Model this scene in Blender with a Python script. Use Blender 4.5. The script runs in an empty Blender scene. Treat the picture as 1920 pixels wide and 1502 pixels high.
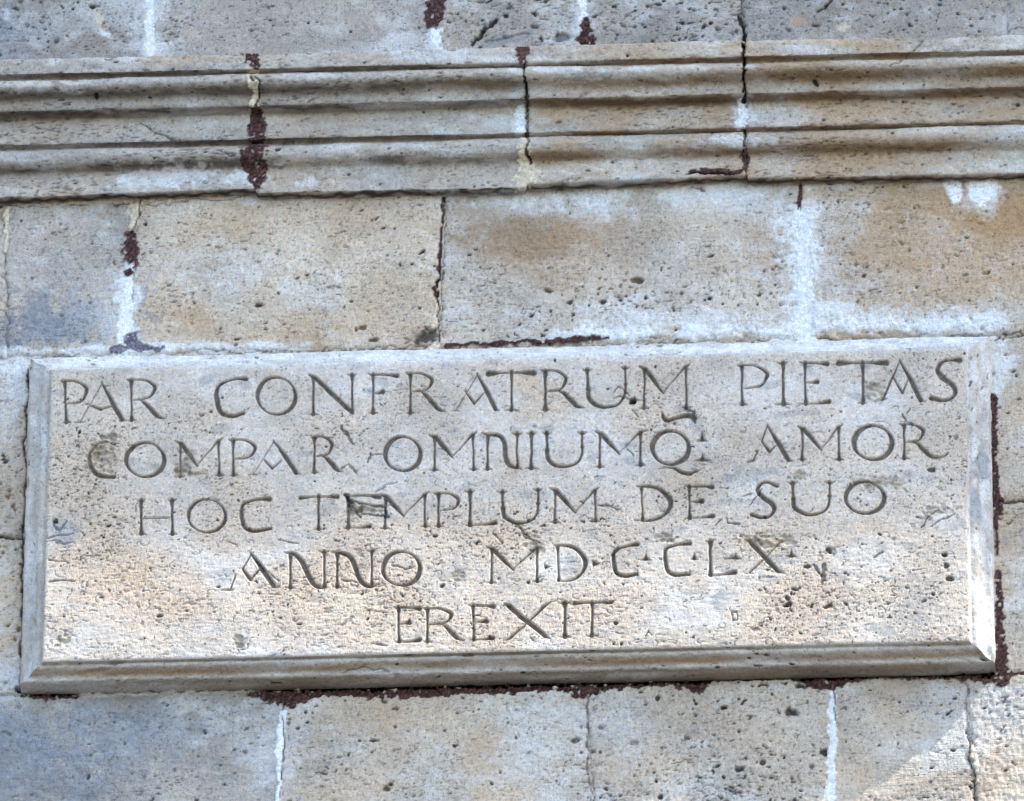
import bpy, math
import numpy as np
from math import sin, cos, radians, sqrt, pi

S = bpy.context.scene
# ------------------------------------------------------------------ camera
TH, PH, RO = radians(30), 0.0612, 0.00746      # pitch up, yaw, roll
DIST = 22.0                                     # metres from the wall point looked at
ZC = 1.6 + DIST * sin(TH)                       # height of that point above the ground
fwd = np.array([-sin(PH)*cos(TH), cos(PH)*cos(TH), sin(TH)])
r0 = np.array([cos(PH), sin(PH), 0.0]); u0 = np.cross(r0, fwd)
rgt = r0*cos(RO) + u0*sin(RO); up = u0*cos(RO) - r0*sin(RO)
CAM = -fwd * DIST                               # relative to the wall point (0,0,ZC)
from mathutils import Matrix, Vector
cam_d = bpy.data.cameras.new('camera'); cam = bpy.data.objects.new('camera', cam_d)
S.collection.objects.link(cam); S.camera = cam
M = Matrix(((rgt[0], up[0], -fwd[0], CAM[0]), (rgt[1], up[1], -fwd[1], CAM[1]),
            (rgt[2], up[2], -fwd[2], CAM[2] + ZC), (0, 0, 0, 1)))
cam.matrix_world = M
cam_d.sensor_width = 36.0; cam_d.lens = 36.0 * 22000 / 1920
cam_d.clip_start = 0.5; cam_d.clip_end = 2000
# ------------------------------------------------------------------ light
SUN = np.array([3.1, -1.0, 4.2]); SUN = SUN/np.linalg.norm(SUN)
el = math.asin(SUN[2]); az = math.atan2(SUN[0], SUN[1])
W = bpy.data.worlds.new('World'); S.world = W; W.use_nodes = True
nt = W.node_tree; nt.nodes.clear()
sk = nt.nodes.new('ShaderNodeTexSky'); sk.sky_type = 'NISHITA'; sk.sun_disc = False
sk.sun_elevation = el; sk.sun_rotation = az; sk.air_density = 1.0; sk.dust_density = 1.0
bg = nt.nodes.new('ShaderNodeBackground'); bg.inputs['Strength'].default_value = 0.15
wo = nt.nodes.new('ShaderNodeOutputWorld')
nt.links.new(sk.outputs[0], bg.inputs[0]); nt.links.new(bg.outputs[0], wo.inputs[0])
sl = bpy.data.lights.new('sun', 'SUN'); sl.energy = 2.0; sl.angle = radians(0.53); sl.color = (1.0, 0.93, 0.82)
so = bpy.data.objects.new('sun', sl); S.collection.objects.link(so)
so.rotation_euler = Vector(SUN).to_track_quat('Z', 'Y').to_euler(); so.location = (4, -4, ZC+8)
S.view_settings.view_transform = 'Standard'; S.view_settings.look = 'None'
S.view_settings.gamma = 1.0; S.view_settings.exposure = 1.8
S.view_settings.use_curve_mapping = False

# ------------------------------------------------------------------ helpers
def mm2px(x, z, d=0.0):
    x = np.asarray(x, float); z = np.asarray(z, float); d = np.asarray(d, float)
    C = CAM*1000
    X, Y, Z = x-C[0], -d-C[1], z-C[2]
    w = X*fwd[0]+Y*fwd[1]+Z*fwd[2]
    return (960+22000*(X*rgt[0]+Y*rgt[1]+Z*rgt[2])/w, 751-22000*(X*up[0]+Y*up[1]+Z*up[2])/w)
def wall(px, py, d=0.0):
    """image pixel coordinates (1 unit ~ 1 mm, x right, y down) -> wall x, z in mm on the plane d mm proud"""
    px = np.asarray(px, float); py = np.asarray(py, float)
    a = (px-960)/22000; b = -(py-751)/22000; C = CAM*1000
    rx = fwd[0]+a*rgt[0]+b*up[0]; ry = fwd[1]+a*rgt[1]+b*up[1]; rz = fwd[2]+a*rgt[2]+b*up[2]
    t = (-d-C[1])/ry
    return C[0]+t*rx, C[2]+t*rz
rng = np.random.default_rng(7)
def sm(a, b, x):
    t = np.clip((x-a)/(b-a), 0, 1); return t*t*(3-2*t)
def lerp(a, b, t): return a+(b-a)*t

class Field:
    """height / colour / owner id over a rectangle of surface"""
    def __init__(s, a0, a1, b0, b1, da, db, seed, tomm):
        s.na = int(round((a1-a0)/da))+1; s.nb = int(round((b1-b0)/db))+1
        s.a = np.linspace(a0, a1, s.na); s.b = np.linspace(b0, b1, s.nb)
        s.da = s.a[1]-s.a[0]; s.db = s.b[1]-s.b[0]
        s.A, s.B = np.meshgrid(s.a, s.b)
        s.H = np.zeros_like(s.A); s.C = np.zeros(s.A.shape+(3,)); s.I = np.full(s.A.shape, -1)
        s.split = False; s.rng = np.random.default_rng(seed); s.tomm = tomm; s.U = np.zeros_like(s.A)
        s.ka = 2*pi*np.fft.rfftfreq(s.na, s.da); s.kb = 2*pi*np.fft.fftfreq(s.nb, s.db)
        s.J = [s.noise(9), s.noise(9), s.noise(3.2), s.noise(28), s.noise(90)]
    def noise(s, La, Lb=None):
        Lb = Lb or La
        w = np.fft.rfft2(s.rng.standard_normal(s.A.shape))
        w *= np.exp(-0.25*((s.ka[None, :]*La)**2+(s.kb[:, None]*Lb)**2))
        n = np.fft.irfft2(w, s=s.A.shape); n -= n.mean(); return n/(n.std()+1e-9)
    def win(s, a0, a1, b0, b1):
        i0 = max(0, int((a0-s.a[0])/s.da)); i1 = min(s.na, int((a1-s.a[0])/s.da)+2)
        j0 = max(0, int((b0-s.b[0])/s.db)); j1 = min(s.nb, int((b1-s.b[0])/s.db)+2)
        if i0 >= i1 or j0 >= j1: return None
        return (slice(j0, j1), slice(i0, i1))
    def blob(s, px, py, rx, ry, ang=0, edge=.35, rough=.3):
        """soft ragged ellipse: returns window, mask"""
        x, y = s.tomm(px, py); R = max(rx, ry)*1.9
        w = s.win(x-R, x+R, y-R, y+R)
        if w is None: return None, None
        a = s.A[w]-x; b = s.B[w]-y; c, n = cos(radians(ang)), sin(radians(ang))
        u = (a*c+b*n)/rx; v = (-a*n+b*c)/ry
        r = np.sqrt(u*u+v*v)+rough*(s.J[0][w]*.45+s.J[2][w]*.3+s.J[3][w]*.5*(max(rx, ry) > 25))
        return w, 1-sm(1-edge, 1+edge, r)
    def tint(s, px, py, rx, ry, col, amt=1, ang=0, edge=.45, rough=.4, dh=0):
        w, m = s.blob(px, py, rx, ry, ang, edge, rough)
        if w is None: return
        if col[0] > col[2]*1.7: amt = amt*.72
        m = m*amt; s.C[w] = lerp(s.C[w], np.array(col), m[..., None])
        if dh: s.H[w] += dh*m
    def line(s, pts, wob=0.0, jit=1.0):
        """distance to polyline (px pts with width): window, dist-halfwidth, halfwidth"""
        P = np.array(pts, float)
        x, y = s.tomm(P[:, 0], P[:, 1]); wd = P[:, 2] if P.shape[1] > 2 else np.full(len(P), 3.)
        m = wd.max()+6+3*wob
        w = s.win(x.min()-m, x.max()+m, y.min()-m, y.max()+m)
        if w is None: return None, None, None
        a = s.A[w]+wob*s.J[0][w]; b = s.B[w]+wob*s.J[1][w]
        best = np.full(a.shape, 1e9); hw = np.zeros(a.shape)
        for k in range(len(x)-1):
            dx, dy = x[k+1]-x[k], y[k+1]-y[k]; L = dx*dx+dy*dy+1e-9
            t = np.clip(((a-x[k])*dx+(b-y[k])*dy)/L, 0, 1)
            d = np.hypot(a-x[k]-t*dx, b-y[k]-t*dy); h = (wd[k]+(wd[k+1]-wd[k])*t)/2
            e = d-h; q = e < (best-hw); best = np.where(q, d, best); hw = np.where(q, h, hw)
        return w, best, hw
    def crack(s, pts, depth=4, col=(.02, .018, .022), amt=.9, wob=1.6):
        col = np.array(col)*.6
        w, d, h = s.line(pts, wob)
        if w is None: return
        h = h*(1+.35*s.J[2][w]).clip(.3, 2); m = 1-sm(-.5, .8, d-h)
        s.H[w] -= depth*m; s.C[w] = lerp(s.C[w], np.array(col), (m*amt)[..., None])
    def patch(s, pts, ident, col, lump=2.5, base=1.0, wob=3.0, var=.25, soft=1.0, keep=False):
        """mortar smeared along a line: own id"""
        w, d, h = s.line(pts, wob)
        if w is None: return
        h = h*(1.12+.16*s.J[0][w]+.2*s.J[2][w]); m = 1-sm(-soft, soft, d-h)
        if not keep and ident >= 320: m = m*sm(-2.3, -1.5, s.J[2][w]+.5*s.J[0][w])
        wn = s.rng.standard_normal(d.shape); g = s.J[2][w]*.35+wn*.45
        s.H[w] = lerp(s.H[w], base+lump*g, m)
        cc = np.array(col)*(1+var*(s.J[2][w]*.4+.75*wn+1.5*sm(.9, 2.2, .5*s.J[2][w]+wn)-.45*sm(-.3, 1.2, -s.J[0][w])))[..., None].clip(.25, 4)
        s.C[w] = lerp(s.C[w], cc, m[..., None])
        if not keep: s.I[w] = np.where(m > .5, ident, s.I[w])
    def pit(s, px, py, r, depth=5, dark=.75, e=1.0, ang=0, mmc=False):
        r = r*.86
        x, y = (px, py) if mmc else s.tomm(px, py)
        R = r*max(1, e)*1.6+3; w = s.win(x-R, x+R, y-R, y+R)
        if w is None: return
        a = s.A[w]-x; b = s.B[w]-y; c, n = cos(radians(ang)), sin(radians(ang))
        q = np.sqrt(((a*c+b*n)/e)**2+(-a*n+b*c)**2)/r+.13*s.J[2][w]+.20*s.J[0][w]
        m = 1-sm(.65, 1.15, q); s.H[w] -= depth*m
        s.C[w] = lerp(s.C[w], np.array((.016, .015, .018)), (m*dark)[..., None])

# ------------------------------------------------------------------ materials
def stone_material(name, bump=.55, tool=.5, speck=.5, rough=.92):
    m = bpy.data.materials.new(name); m.use_nodes = True; t = m.node_tree; N = t.nodes; L = t.links
    bs = N['Principled BSDF']; bs.inputs['Roughness'].default_value = rough
    bs.inputs['Specular IOR Level'].default_value = .18
    at = N.new('ShaderNodeAttribute'); at.attribute_name = 'Col'
    tc = N.new('ShaderNodeTexCoord')
    def noise(scale, det=3, vec=None, ro=.6):
        n = N.new('ShaderNodeTexNoise'); n.inputs['Scale'].default_value = scale
        n.inputs['Detail'].default_value = det; n.inputs['Roughness'].default_value = ro
        L.new(vec or tc.outputs['Object'], n.inputs['Vector']); return n.outputs['Fac']
    def mp(sx, sy, sz, rz=0):
        n = N.new('ShaderNodeMapping'); n.inputs['Scale'].default_value = (sx, sy, sz)
        n.inputs['Rotation'].default_value = (0, rz, 0); L.new(tc.outputs['Object'], n.inputs['Vector']); return n.outputs[0]
    def rr(v, a, b, c, d):
        n = N.new('ShaderNodeMapRange'); n.inputs[1].default_value = a; n.inputs[2].default_value = b
        n.inputs[3].default_value = c; n.inputs[4].default_value = d; L.new(v, n.inputs[0]); return n.outputs[0]
    def ma(op, a, b):
        n = N.new('ShaderNodeMath'); n.operation = op
        for i, q in enumerate((a, b)):
            if isinstance(q, (int, float)): n.inputs[i].default_value = q
            else: L.new(q, n.inputs[i])
        return n.outputs[0]
    fine = noise(420, 3); mid = noise(110, 3); spk = noise(260, 2)
    streak = noise(1, 1, mp(230, 200, 70)); row = noise(1, 1, mp(50, 60, 200))
    dens = noise(9, 2)
    g1 = rr(fine, .3, .7, .80, 1.20); g2 = rr(mid, .3, .7, .86, 1.14)
    sp = rr(ma('ADD', spk, ma('MULTIPLY', dens, .16)), .40, .46, 1-speck, 1.0)
    k = ma('MULTIPLY', ma('MULTIPLY', g1, g2), sp)
    mx = N.new('ShaderNodeVectorMath'); mx.operation = 'SCALE'
    L.new(at.outputs['Color'], mx.inputs[0]); L.new(k, mx.inputs['Scale'])
    # cool grey / warm grain, grain by grain
    hue = noise(190, 2); hm = N.new('ShaderNodeMix'); hm.data_type = 'RGBA'; hm.blend_type = 'MULTIPLY'
    cr = N.new('ShaderNodeValToRGB'); cr.color_ramp.elements[0].position = .35; cr.color_ramp.elements[1].position = .65
    cr.color_ramp.elements[0].color = (1.08, 1.0, .90, 1); cr.color_ramp.elements[1].color = (.94, .99, 1.05, 1)
    L.new(hue, cr.inputs[0]); hm.inputs[0].default_value = 1.0
    L.new(mx.outputs[0], hm.inputs[6]); L.new(cr.outputs[0], hm.inputs[7]); L.new(hm.outputs[2], bs.inputs['Base Color'])
    hgt = ma('ADD', ma('MULTIPLY', fine, .35), ma('MULTIPLY', mid, .75))
    hgt = ma('ADD', hgt, ma('MULTIPLY', ma('MULTIPLY', streak, rr(row, .35, .65, .4, 1)), tool))
    hgt = ma('ADD', hgt, ma('MULTIPLY', sp, .5))
    b = N.new('ShaderNodeBump'); b.inputs['Strength'].default_value = bump; b.inputs['Distance'].default_value = .0034
    L.new(ma('MULTIPLY', rr(noise(14, 2), .35, .65, .35, 1.0), bump), b.inputs['Strength'])
    L.new(hgt, b.inputs['Height']); L.new(b.outputs[0], bs.inputs['Normal'])
    return m
M_wall = stone_material('dressed_limestone', .8, 1.0, .5)
M_panel = stone_material('tablet_limestone', .5, .8, .45)
M_cornice = stone_material('moulded_limestone', .65, .3, .45)
M_mortar = stone_material('lime_mortar', .7, 0, .3)
M_red = stone_material('red_pozzolana_mortar', 1.0, 0, .6)
def plain_material(name, c1, c2, sc):
    m = bpy.data.materials.new(name); m.use_nodes = True; t = m.node_tree
    n = t.nodes.new('ShaderNodeTexNoise'); n.inputs['Scale'].default_value = sc; n.inputs['Detail'].default_value = 6
    tc = t.nodes.new('ShaderNodeTexCoord'); t.links.new(tc.outputs['Object'], n.inputs['Vector'])
    cr = t.nodes.new('ShaderNodeValToRGB'); cr.color_ramp.elements[0].position = .3; cr.color_ramp.elements[1].position = .7
    cr.color_ramp.elements[0].color = (*c1, 1); cr.color_ramp.elements[1].color = (*c2, 1)
    t.links.new(n.outputs['Fac'], cr.inputs[0]); bs = t.nodes['Principled BSDF']; bs.inputs['Roughness'].default_value = .9
    t.links.new(cr.outputs[0], bs.inputs['Base Color'])
    b = t.nodes.new('ShaderNodeBump'); b.inputs['Strength'].default_value = .4; b.inputs['Distance'].default_value = .02
    t.links.new(n.outputs['Fac'], b.inputs['Height']); t.links.new(b.outputs[0], bs.inputs['Normal'])
    return m
M_ground = plain_material('dark_cobbles', (.05, .05, .045), (.10, .095, .085), 3)
M_eave = plain_material('eave_stone', (.30, .27, .23), (.40, .36, .31), 5)
M_core = plain_material('wall_core', (.25, .23, .2), (.33, .3, .26), 8)

# ------------------------------------------------------------------ object helpers
def link_mesh(name, co, quads, col, mat, parent=None):
    me = bpy.data.meshes.new(name)
    n = len(co); q = len(quads)
    me.vertices.add(n); me.vertices.foreach_set('co', co.astype(np.float32).ravel())
    me.loops.add(q*4); me.loops.foreach_set('vertex_index', quads.astype(np.int32).ravel())
    me.polygons.add(q); me.polygons.foreach_set('loop_start', np.arange(0, q*4, 4, dtype=np.int32))
    me.update(calc_edges=True)
    if col is not None:
        a = me.attributes.new('Col', 'FLOAT_COLOR', 'POINT')
        a.data.foreach_set('color', np.concatenate([col, np.ones((n, 1))], 1).astype(np.float32).ravel())
    me.materials.append(mat)
    o = bpy.data.objects.new(name, me); S.collection.objects.link(o)
    if parent: o.parent = parent
    return o
def components(mask):
    """connected pieces of a boolean grid (run based union-find)"""
    lab = np.zeros(mask.shape, int); par = [0]; prev = []
    def find(a):
        while par[a] != a: par[a] = par[par[a]]; a = par[a]
        return a
    for j in range(mask.shape[0]):
        r = np.diff(np.concatenate([[0], mask[j].astype(np.int8), [0]])); st_, en = np.nonzero(r == 1)[0], np.nonzero(r == -1)[0]
        cur = []; p = 0
        for a, b in zip(st_, en):
            l = 0
            for (c, d, q) in prev:
                if c < b and d > a:
                    q = find(q)
                    if not l: l = q
                    elif q != l: par[max(q, l)] = min(q, l); l = min(q, l)
            if not l: l = len(par); par.append(l)
            cur.append((a, b, l)); lab[j, a:b] = l
        prev = cur
    root = np.array([find(i) for i in range(len(par))]); return root[lab]
def emit_field(F, pos, namer, keep=None):
    """cut the field into one mesh per owner id; pos = (rows, cols, 3) metres"""
    I = F.I; cell = np.maximum(np.maximum(I[:-1, :-1], I[1:, :-1]), np.maximum(I[:-1, 1:], I[1:, 1:]))
    if keep is not None: cell = np.where(keep, cell, -999)
    # every separate bed of mortar is a piece; crumbs join the stone beside them
    if (cell == -1).any() and F.split:
        lab = components(cell == -1); n = np.bincount(lab.ravel()); k = 0
        for l in np.nonzero(n)[0]:
            if l == 0: continue
            if n[l] >= 60: cell[lab == l] = -10-k; k += 1
            else:
                jj, ii = np.nonzero(lab == l); a = cell[jj[0], max(ii[0]-1, 0)]
                cell[lab == l] = a if a >= 0 else 0
    for k_ in [v for v in np.unique(cell) if v >= 0] if F.split else []:
        lab = components(cell == k_); n = np.bincount(lab.ravel()); n[0] = 0; big = n.argmax()
        for l in np.nonzero(n)[0]:
            if l != big and n[l] < 400:
                jj, ii = np.nonzero(lab == l); nb_ = cell[jj[0], max(ii[0]-1, 0)]
                if nb_ == -999 or nb_ == k_: nb_ = cell[jj[-1], min(ii[-1]+1, cell.shape[1]-1)]
                cell[lab == l] = nb_
    idx = np.arange(F.nb*F.na).reshape(F.nb, F.na)
    P = pos.reshape(-1, 3); C = np.clip(F.C.reshape(-1, 3), .01, .9)
    res = {}
    for i in np.unique(cell):
        if i == -999: continue
        jj, ii = np.nonzero(cell == i)
        q = np.stack([idx[jj, ii], idx[jj, ii+1], idx[jj+1, ii+1], idx[jj+1, ii]], 1)
        u, inv = np.unique(q, return_inverse=True)
        name, mat, par, lab = namer(int(i))
        o = link_mesh(name, P[u], inv.reshape(-1, 4), C[u], mat, par)
        if lab: o['label'] = lab
        res[int(i)] = o
    return res
def empty(name, loc, label, cat):
    o = bpy.data.objects.new(name, None); S.collection.objects.link(o); o.location = loc
    o['label'] = label; o['category'] = cat; o.empty_display_size = .2
    return o
def attach(o, par):                                  # keep world place under a moved empty
    o.parent = par; o.matrix_parent_inverse = Matrix.Translation(-Vector(par.location))
def box(name, x0, x1, y0, y1, z0, z1, mat, bev=0):
    v = [(x, y, z) for x in (x0, x1) for y in (y0, y1) for z in (z0, z1)]
    f = [(0, 1, 3, 2), (4, 6, 7, 5), (0, 4, 5, 1), (2, 3, 7, 6), (0, 2, 6, 4), (1, 5, 7, 3)]
    me = bpy.data.meshes.new(name); me.from_pydata(v, [], f)
    if bev:
        import bmesh
        bm = bmesh.new(); bm.from_mesh(me)
        bmesh.ops.bevel(bm, geom=bm.edges[:], offset=bev, segments=1, affect='EDGES'); bm.to_mesh(me); bm.free()
    me.materials.append(mat); o = bpy.data.objects.new(name, me); S.collection.objects.link(o); return o

WALL = empty('stone_wall', (0, 0, 0), 'tall ashlar wall of weathered beige and grey limestone blocks behind the carved tablet', 'wall')
BAND = empty('string_course', (0, 0, ZC+.55), 'moulded stone string course running across the wall above the inscription tablet', 'moulding')
TAB = empty('inscription_tablet', (0, 0, ZC-.3), 'framed rectangular stone tablet carved with five lines of Latin capitals', 'plaque')
# colours
BEIGE = np.array((.55, .475, .385)); GREY = np.array((.475, .44, .40)); OCHRE = np.array((.40, .27, .155))
LIME = np.array((.75, .765, .765)); CREAM = np.array((.64, .55, .42)); RED = np.array((.070, .036, .033))
BLUEG = np.array((.19, .215, .245)); DARK = np.array((.028, .026, .032))

# ------------------------------------------------------------------ the wall of ashlar blocks
xl, zt = wall(-70, -70); xr, zb = wall(1995, 1580)
xl, zt, xr, zb = -1040., 970., 1050., -970.
F = Field(xl, xr, zb, zt, 2.4, 2.4, 11, lambda x, y: wall(x, y, 0))
PX, PY = mm2px(F.A, F.B, 0)
j1, j2, j3, j4 = F.J[0], F.J[1], F.J[2], F.J[3]
PXw = PX+1.6*j1+.5*j3; PYw = PY+1.6*j2+.5*j3
inf = 4000
def mid_top(x): return 340-.0*x
# (left top, left bottom, right top, right bottom) joint lines; top line, bottom line, tone, ochre, lime, roughness
def ln(x0, y0, x1, y1): return (x0, y0, x1, y1)
top_b = ln(0, 250, 1920, 205); mid_b = ln(0, 668, 1920, 627); low_t = ln(0, 1303, 1920, 1262)
TOP = ln(0, -600, 1, -600); BOT = ln(0, 2500, 1, 2500)
rows = []
def vj(x0, y0, x1, y1): return (x0, y0, x1, y1)
J_up = [vj(-400, 0, -400, 100), vj(283, 0, 282, 100), vj(818, 0, 816, 100), vj(1098, 0, 1098, 100), vj(1392, 0, 1396, 100), vj(1888, 0, 1890, 100), vj(2400, 0, 2400, 100)]
J_mid = [vj(-500, 372, -500, 668), vj(11, 380, 13, 640), vj(263, 372, 238, 655), vj(837, 360, 822, 652), vj(1499, 345, 1506, 630), vj(2500, 340, 2500, 630)]
J_low = [vj(-500, 1312, -500, 1600), vj(530, 1310, 519, 1502), vj(1098, 1290, 1113, 1502), vj(1562, 1280, 1555, 1502), vj(1810, 1280, 1830, 1502), vj(2500, 1280, 2500, 1500)]
stones = []
for a, b in zip(J_up[:-1], J_up[1:]): stones.append((TOP, top_b, a, b))
for a, b in zip(J_mid[:-1], J_mid[1:]): stones.append((top_b, mid_b, a, b))
LJ = vj(400, 672, 400, 1312); LE = vj(-500, 672, -500, 1312)
stones.append((mid_b, ln(0, 1006, 100, 1004), LE, LJ)); stones.append((ln(0, 1006, 100, 1004), low_t, LE, LJ))
RE = vj(2500, 672, 2500, 1312)
stones.append((mid_b, ln(1860, 939, 1920, 940), LJ, RE)); stones.append((ln(1860, 939, 1920, 940), low_t, LJ, RE))
for a, b in zip(J_low[:-1], J_low[1:]): stones.append((low_t, BOT, a, b))
tone = [  # base mix beige->grey, ochre, brightness, offset mm, tooling, pits
 (.9, .12, .68, 1, .5, .7), (.8, .12, .76, 0, .3, .25), (.7, .2, .78, 2, .5, 1.4), (.85, .2, .76, 1, .4, 1.6), (.9, .15, .72, 0, .4, 1.3), (.8, .12, .78, 2, .5, .8),
 (.4, .3, .95, 0, .8, .4), (.55, .2, .95, 0, 1.0, .6), (.05, .45, 1.10, 1, 1.1, .5), (.4, .12, 1.0, -1, 1.3, .4), (.1, .5, 1.0, 2, 1.2, .3),
 (.4, .3, 1.0, 0, .8, 1.0), (.1, .5, 1.05, 1, .8, .5), (.3, .4, 1.0, 0, .7, .8), (.25, .3, 1.0, 0, .8, .5),
 (.8, .15, .88, -1, 1.3, .3), (.25, .3, 1.05, 0, .9, 1.0), (.3, .25, 1.05, 0, 1.2, 1.6), (.35, .3, 1.0, -1, .5, .4), (.1, .35, 1.1, 1, 1.2, .3)]
tex1 = F.noise(2.2, 4.5); tex2 = F.noise(9, 3.5); tex3 = F.noise(60); tex4 = F.noise(140, 100)
sp1 = F.noise(2.2); sp2 = F.noise(4.5, 3.2); hue = F.noise(35, 28); hue2 = F.noise(80, 55); hue3 = F.noise(14, 9); pr = F.noise(55)
fl = F.noise(4.6, 1.5); fl2 = F.noise(2.4, 1.2); fden = F.noise(45, 22)
floc = np.zeros_like(fl)
for x, y, rx, ry, a in [(30, 620, 170, 50, 1.3), (1320, 1410, 230, 130, .8), (690, 500, 150, 130, .3), (1200, 40, 400, 60, .7), (60, 60, 140, 60, .6), (1000, 600, 170, 30, .2), (700, 1430, 160, 90, .5), (1700, 500, 200, 120, .3), (20, 1000, 40, 300, .5), (430, 1420, 60, 80, .2)]:
    floc += a*np.exp(-((PX-x)/rx)**2-((PY-y)/ry)**2)
sdm = np.full(F.A.shape, -99.)
for k, (t, b, l, r) in enumerate(stones):
    dt = PYw-(t[1]+(t[3]-t[1])*(PX-t[0])/(t[2]-t[0])); db = (b[1]+(b[3]-b[1])*(PX-b[0])/(b[2]-b[0]))-PYw
    dl = PXw-(l[0]+(l[2]-l[0])*(PY-l[1])/(l[3]-l[1])); dr = (r[0]+(r[2]-r[0])*(PY-r[1])/(r[3]-r[1]))-PXw
    sd = np.minimum(np.minimum(dt, db), np.minimum(dl, dr))-1.6
    m = sd > 0; sdm = np.maximum(sdm, sd)
    gm, oc, br, off, tl, pt = tone[k]
    F.I[m] = k
    hh = off+1.1*tex3+.5*tex4+.42*tl*tex1+.30*tl*tex2
    hh -= 4.5*sm(.9, 2.0, j1+.5*F.J[3])*np.exp(-(sd.clip(0, 99)/7.0)**2)
    hh -= 4.2*np.exp(-sd.clip(0, 99)/2.6)                      # worn arrises
    ps = sm(2.55-.28*pt-.35*pr, 2.9-.28*pt-.35*pr, sp2); ps2 = sm(1.9-.2*pt, 2.5-.2*pt, sp1)
    fk = sm(1.95, 2.7, fl+.38*fden+.75*floc); fk2 = sm(1.8, 2.5, fl2+.25*fden+.5*floc)
    hh -= 4.0*ps+.9*ps2+1.5*fk+.8*fk2
    c = lerp(BEIGE, GREY, gm)*br
    c = c[None, None]*(1+.07*tex3+.045*hue3+.03*tex1)[..., None]
    oo = np.clip(oc*(.55+.75*hue+.5*hue2), 0, .85)
    c = lerp(c, OCHRE*1.15, (oo*.42)[..., None])
    lm = np.clip(.42*sm(.2, 2.0, hue2*-.8+.6*hue3-.3*hue), 0, 1)
    c = lerp(c, LIME*.84, lm[..., None])
    c = lerp(c, DARK, np.clip(.9*ps+.5*ps2+.70*fk+.42*fk2, 0, 1)[..., None])
    F.H = np.where(m, hh, F.H); F.C = np.where(m[..., None], c, F.C)
mm = F.I < 0
F.H[mm] = -4.5+.8*j3[mm]; F.C[mm] = (np.array((.30, .26, .21))*(1+.25*j3[..., None]+.2*j1[..., None]))[mm]
R = F.rng
# small fossil arcs, chips, holes
def arcs(F, n, x0, x1, y0, y1, smin=4, smax=14, dark=.5):
    R = F.rng
    for _ in range(n):
        x, y = R.uniform(x0, x1), R.uniform(y0, y1); r = R.uniform(smin, smax); a0 = R.uniform(0, 6.3); da = R.uniform(.8, 3.2)
        e = R.uniform(.35, 1); th = R.uniform(-.5, .3); p = []
        for t in np.linspace(a0, a0+da, 6):
            u, v = r*cos(t), e*r*sin(t); p.append((x+u*cos(th)-v*sin(th), y+u*sin(th)+v*cos(th), R.uniform(.6, 2.0)))
        F.crack(p, depth=1.6, amt=dark*R.uniform(.5, 1.2), col=(.05, .05, .06), wob=1.0)
def pits(F, n, x0, x1, y0, y1, r0=1.4, r1=4, dark=.8):
    R = F.rng
    for _ in range(n):
        F.pit(R.uniform(x0, x1), R.uniform(y0, y1), r0+(r1-r0)*R.random()**2.5, depth=R.uniform(2, 6), dark=dark*R.uniform(.5, 1), e=R.uniform(1, 2), ang=R.uniform(-40, 30))
arcs(F, 60, -60, 1980, -60, 90); arcs(F, 40, 820, 1450, -20, 85, 3, 9, .7); pits(F, 110, 840, 1560, -40, 85, 1.6, 5.5, .9)
arcs(F, 110, 250, 830, 370, 650, 3, 14, .45); arcs(F, 45, 0, 250, 450, 650, 5, 14, .4); arcs(F, 60, 840, 1500, 480, 620, 3, 9, .6)
arcs(F, 40, 1510, 1980, 360, 600, 4, 12, .35); arcs(F, 90, 530, 1100, 1310, 1560, 3, 11, .5); arcs(F, 160, 1090, 1560, 1290, 1560, 3, 9, .6)
pits(F, 90, 1090, 1560, 1295, 1560, 1.4, 4.6, .85); pits(F, 40, 0, 250, 0, 100, 1.2, 4); arcs(F, 30, 1560, 1980, 1290, 1560, 4, 10, .35)
pits(F, 50, -40, 46, 700, 1300, 1.4, 4); arcs(F, 25, -40, 44, 700, 1300, 4, 9); arcs(F, 40, 1870, 1980, 650, 1270, 3, 9)
pits(F, 70, 1080, 1460, 500, 560, 1.2, 3.4, .8); pits(F, 60, -40, 1980, 360, 640, 1, 3, .7)
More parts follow.
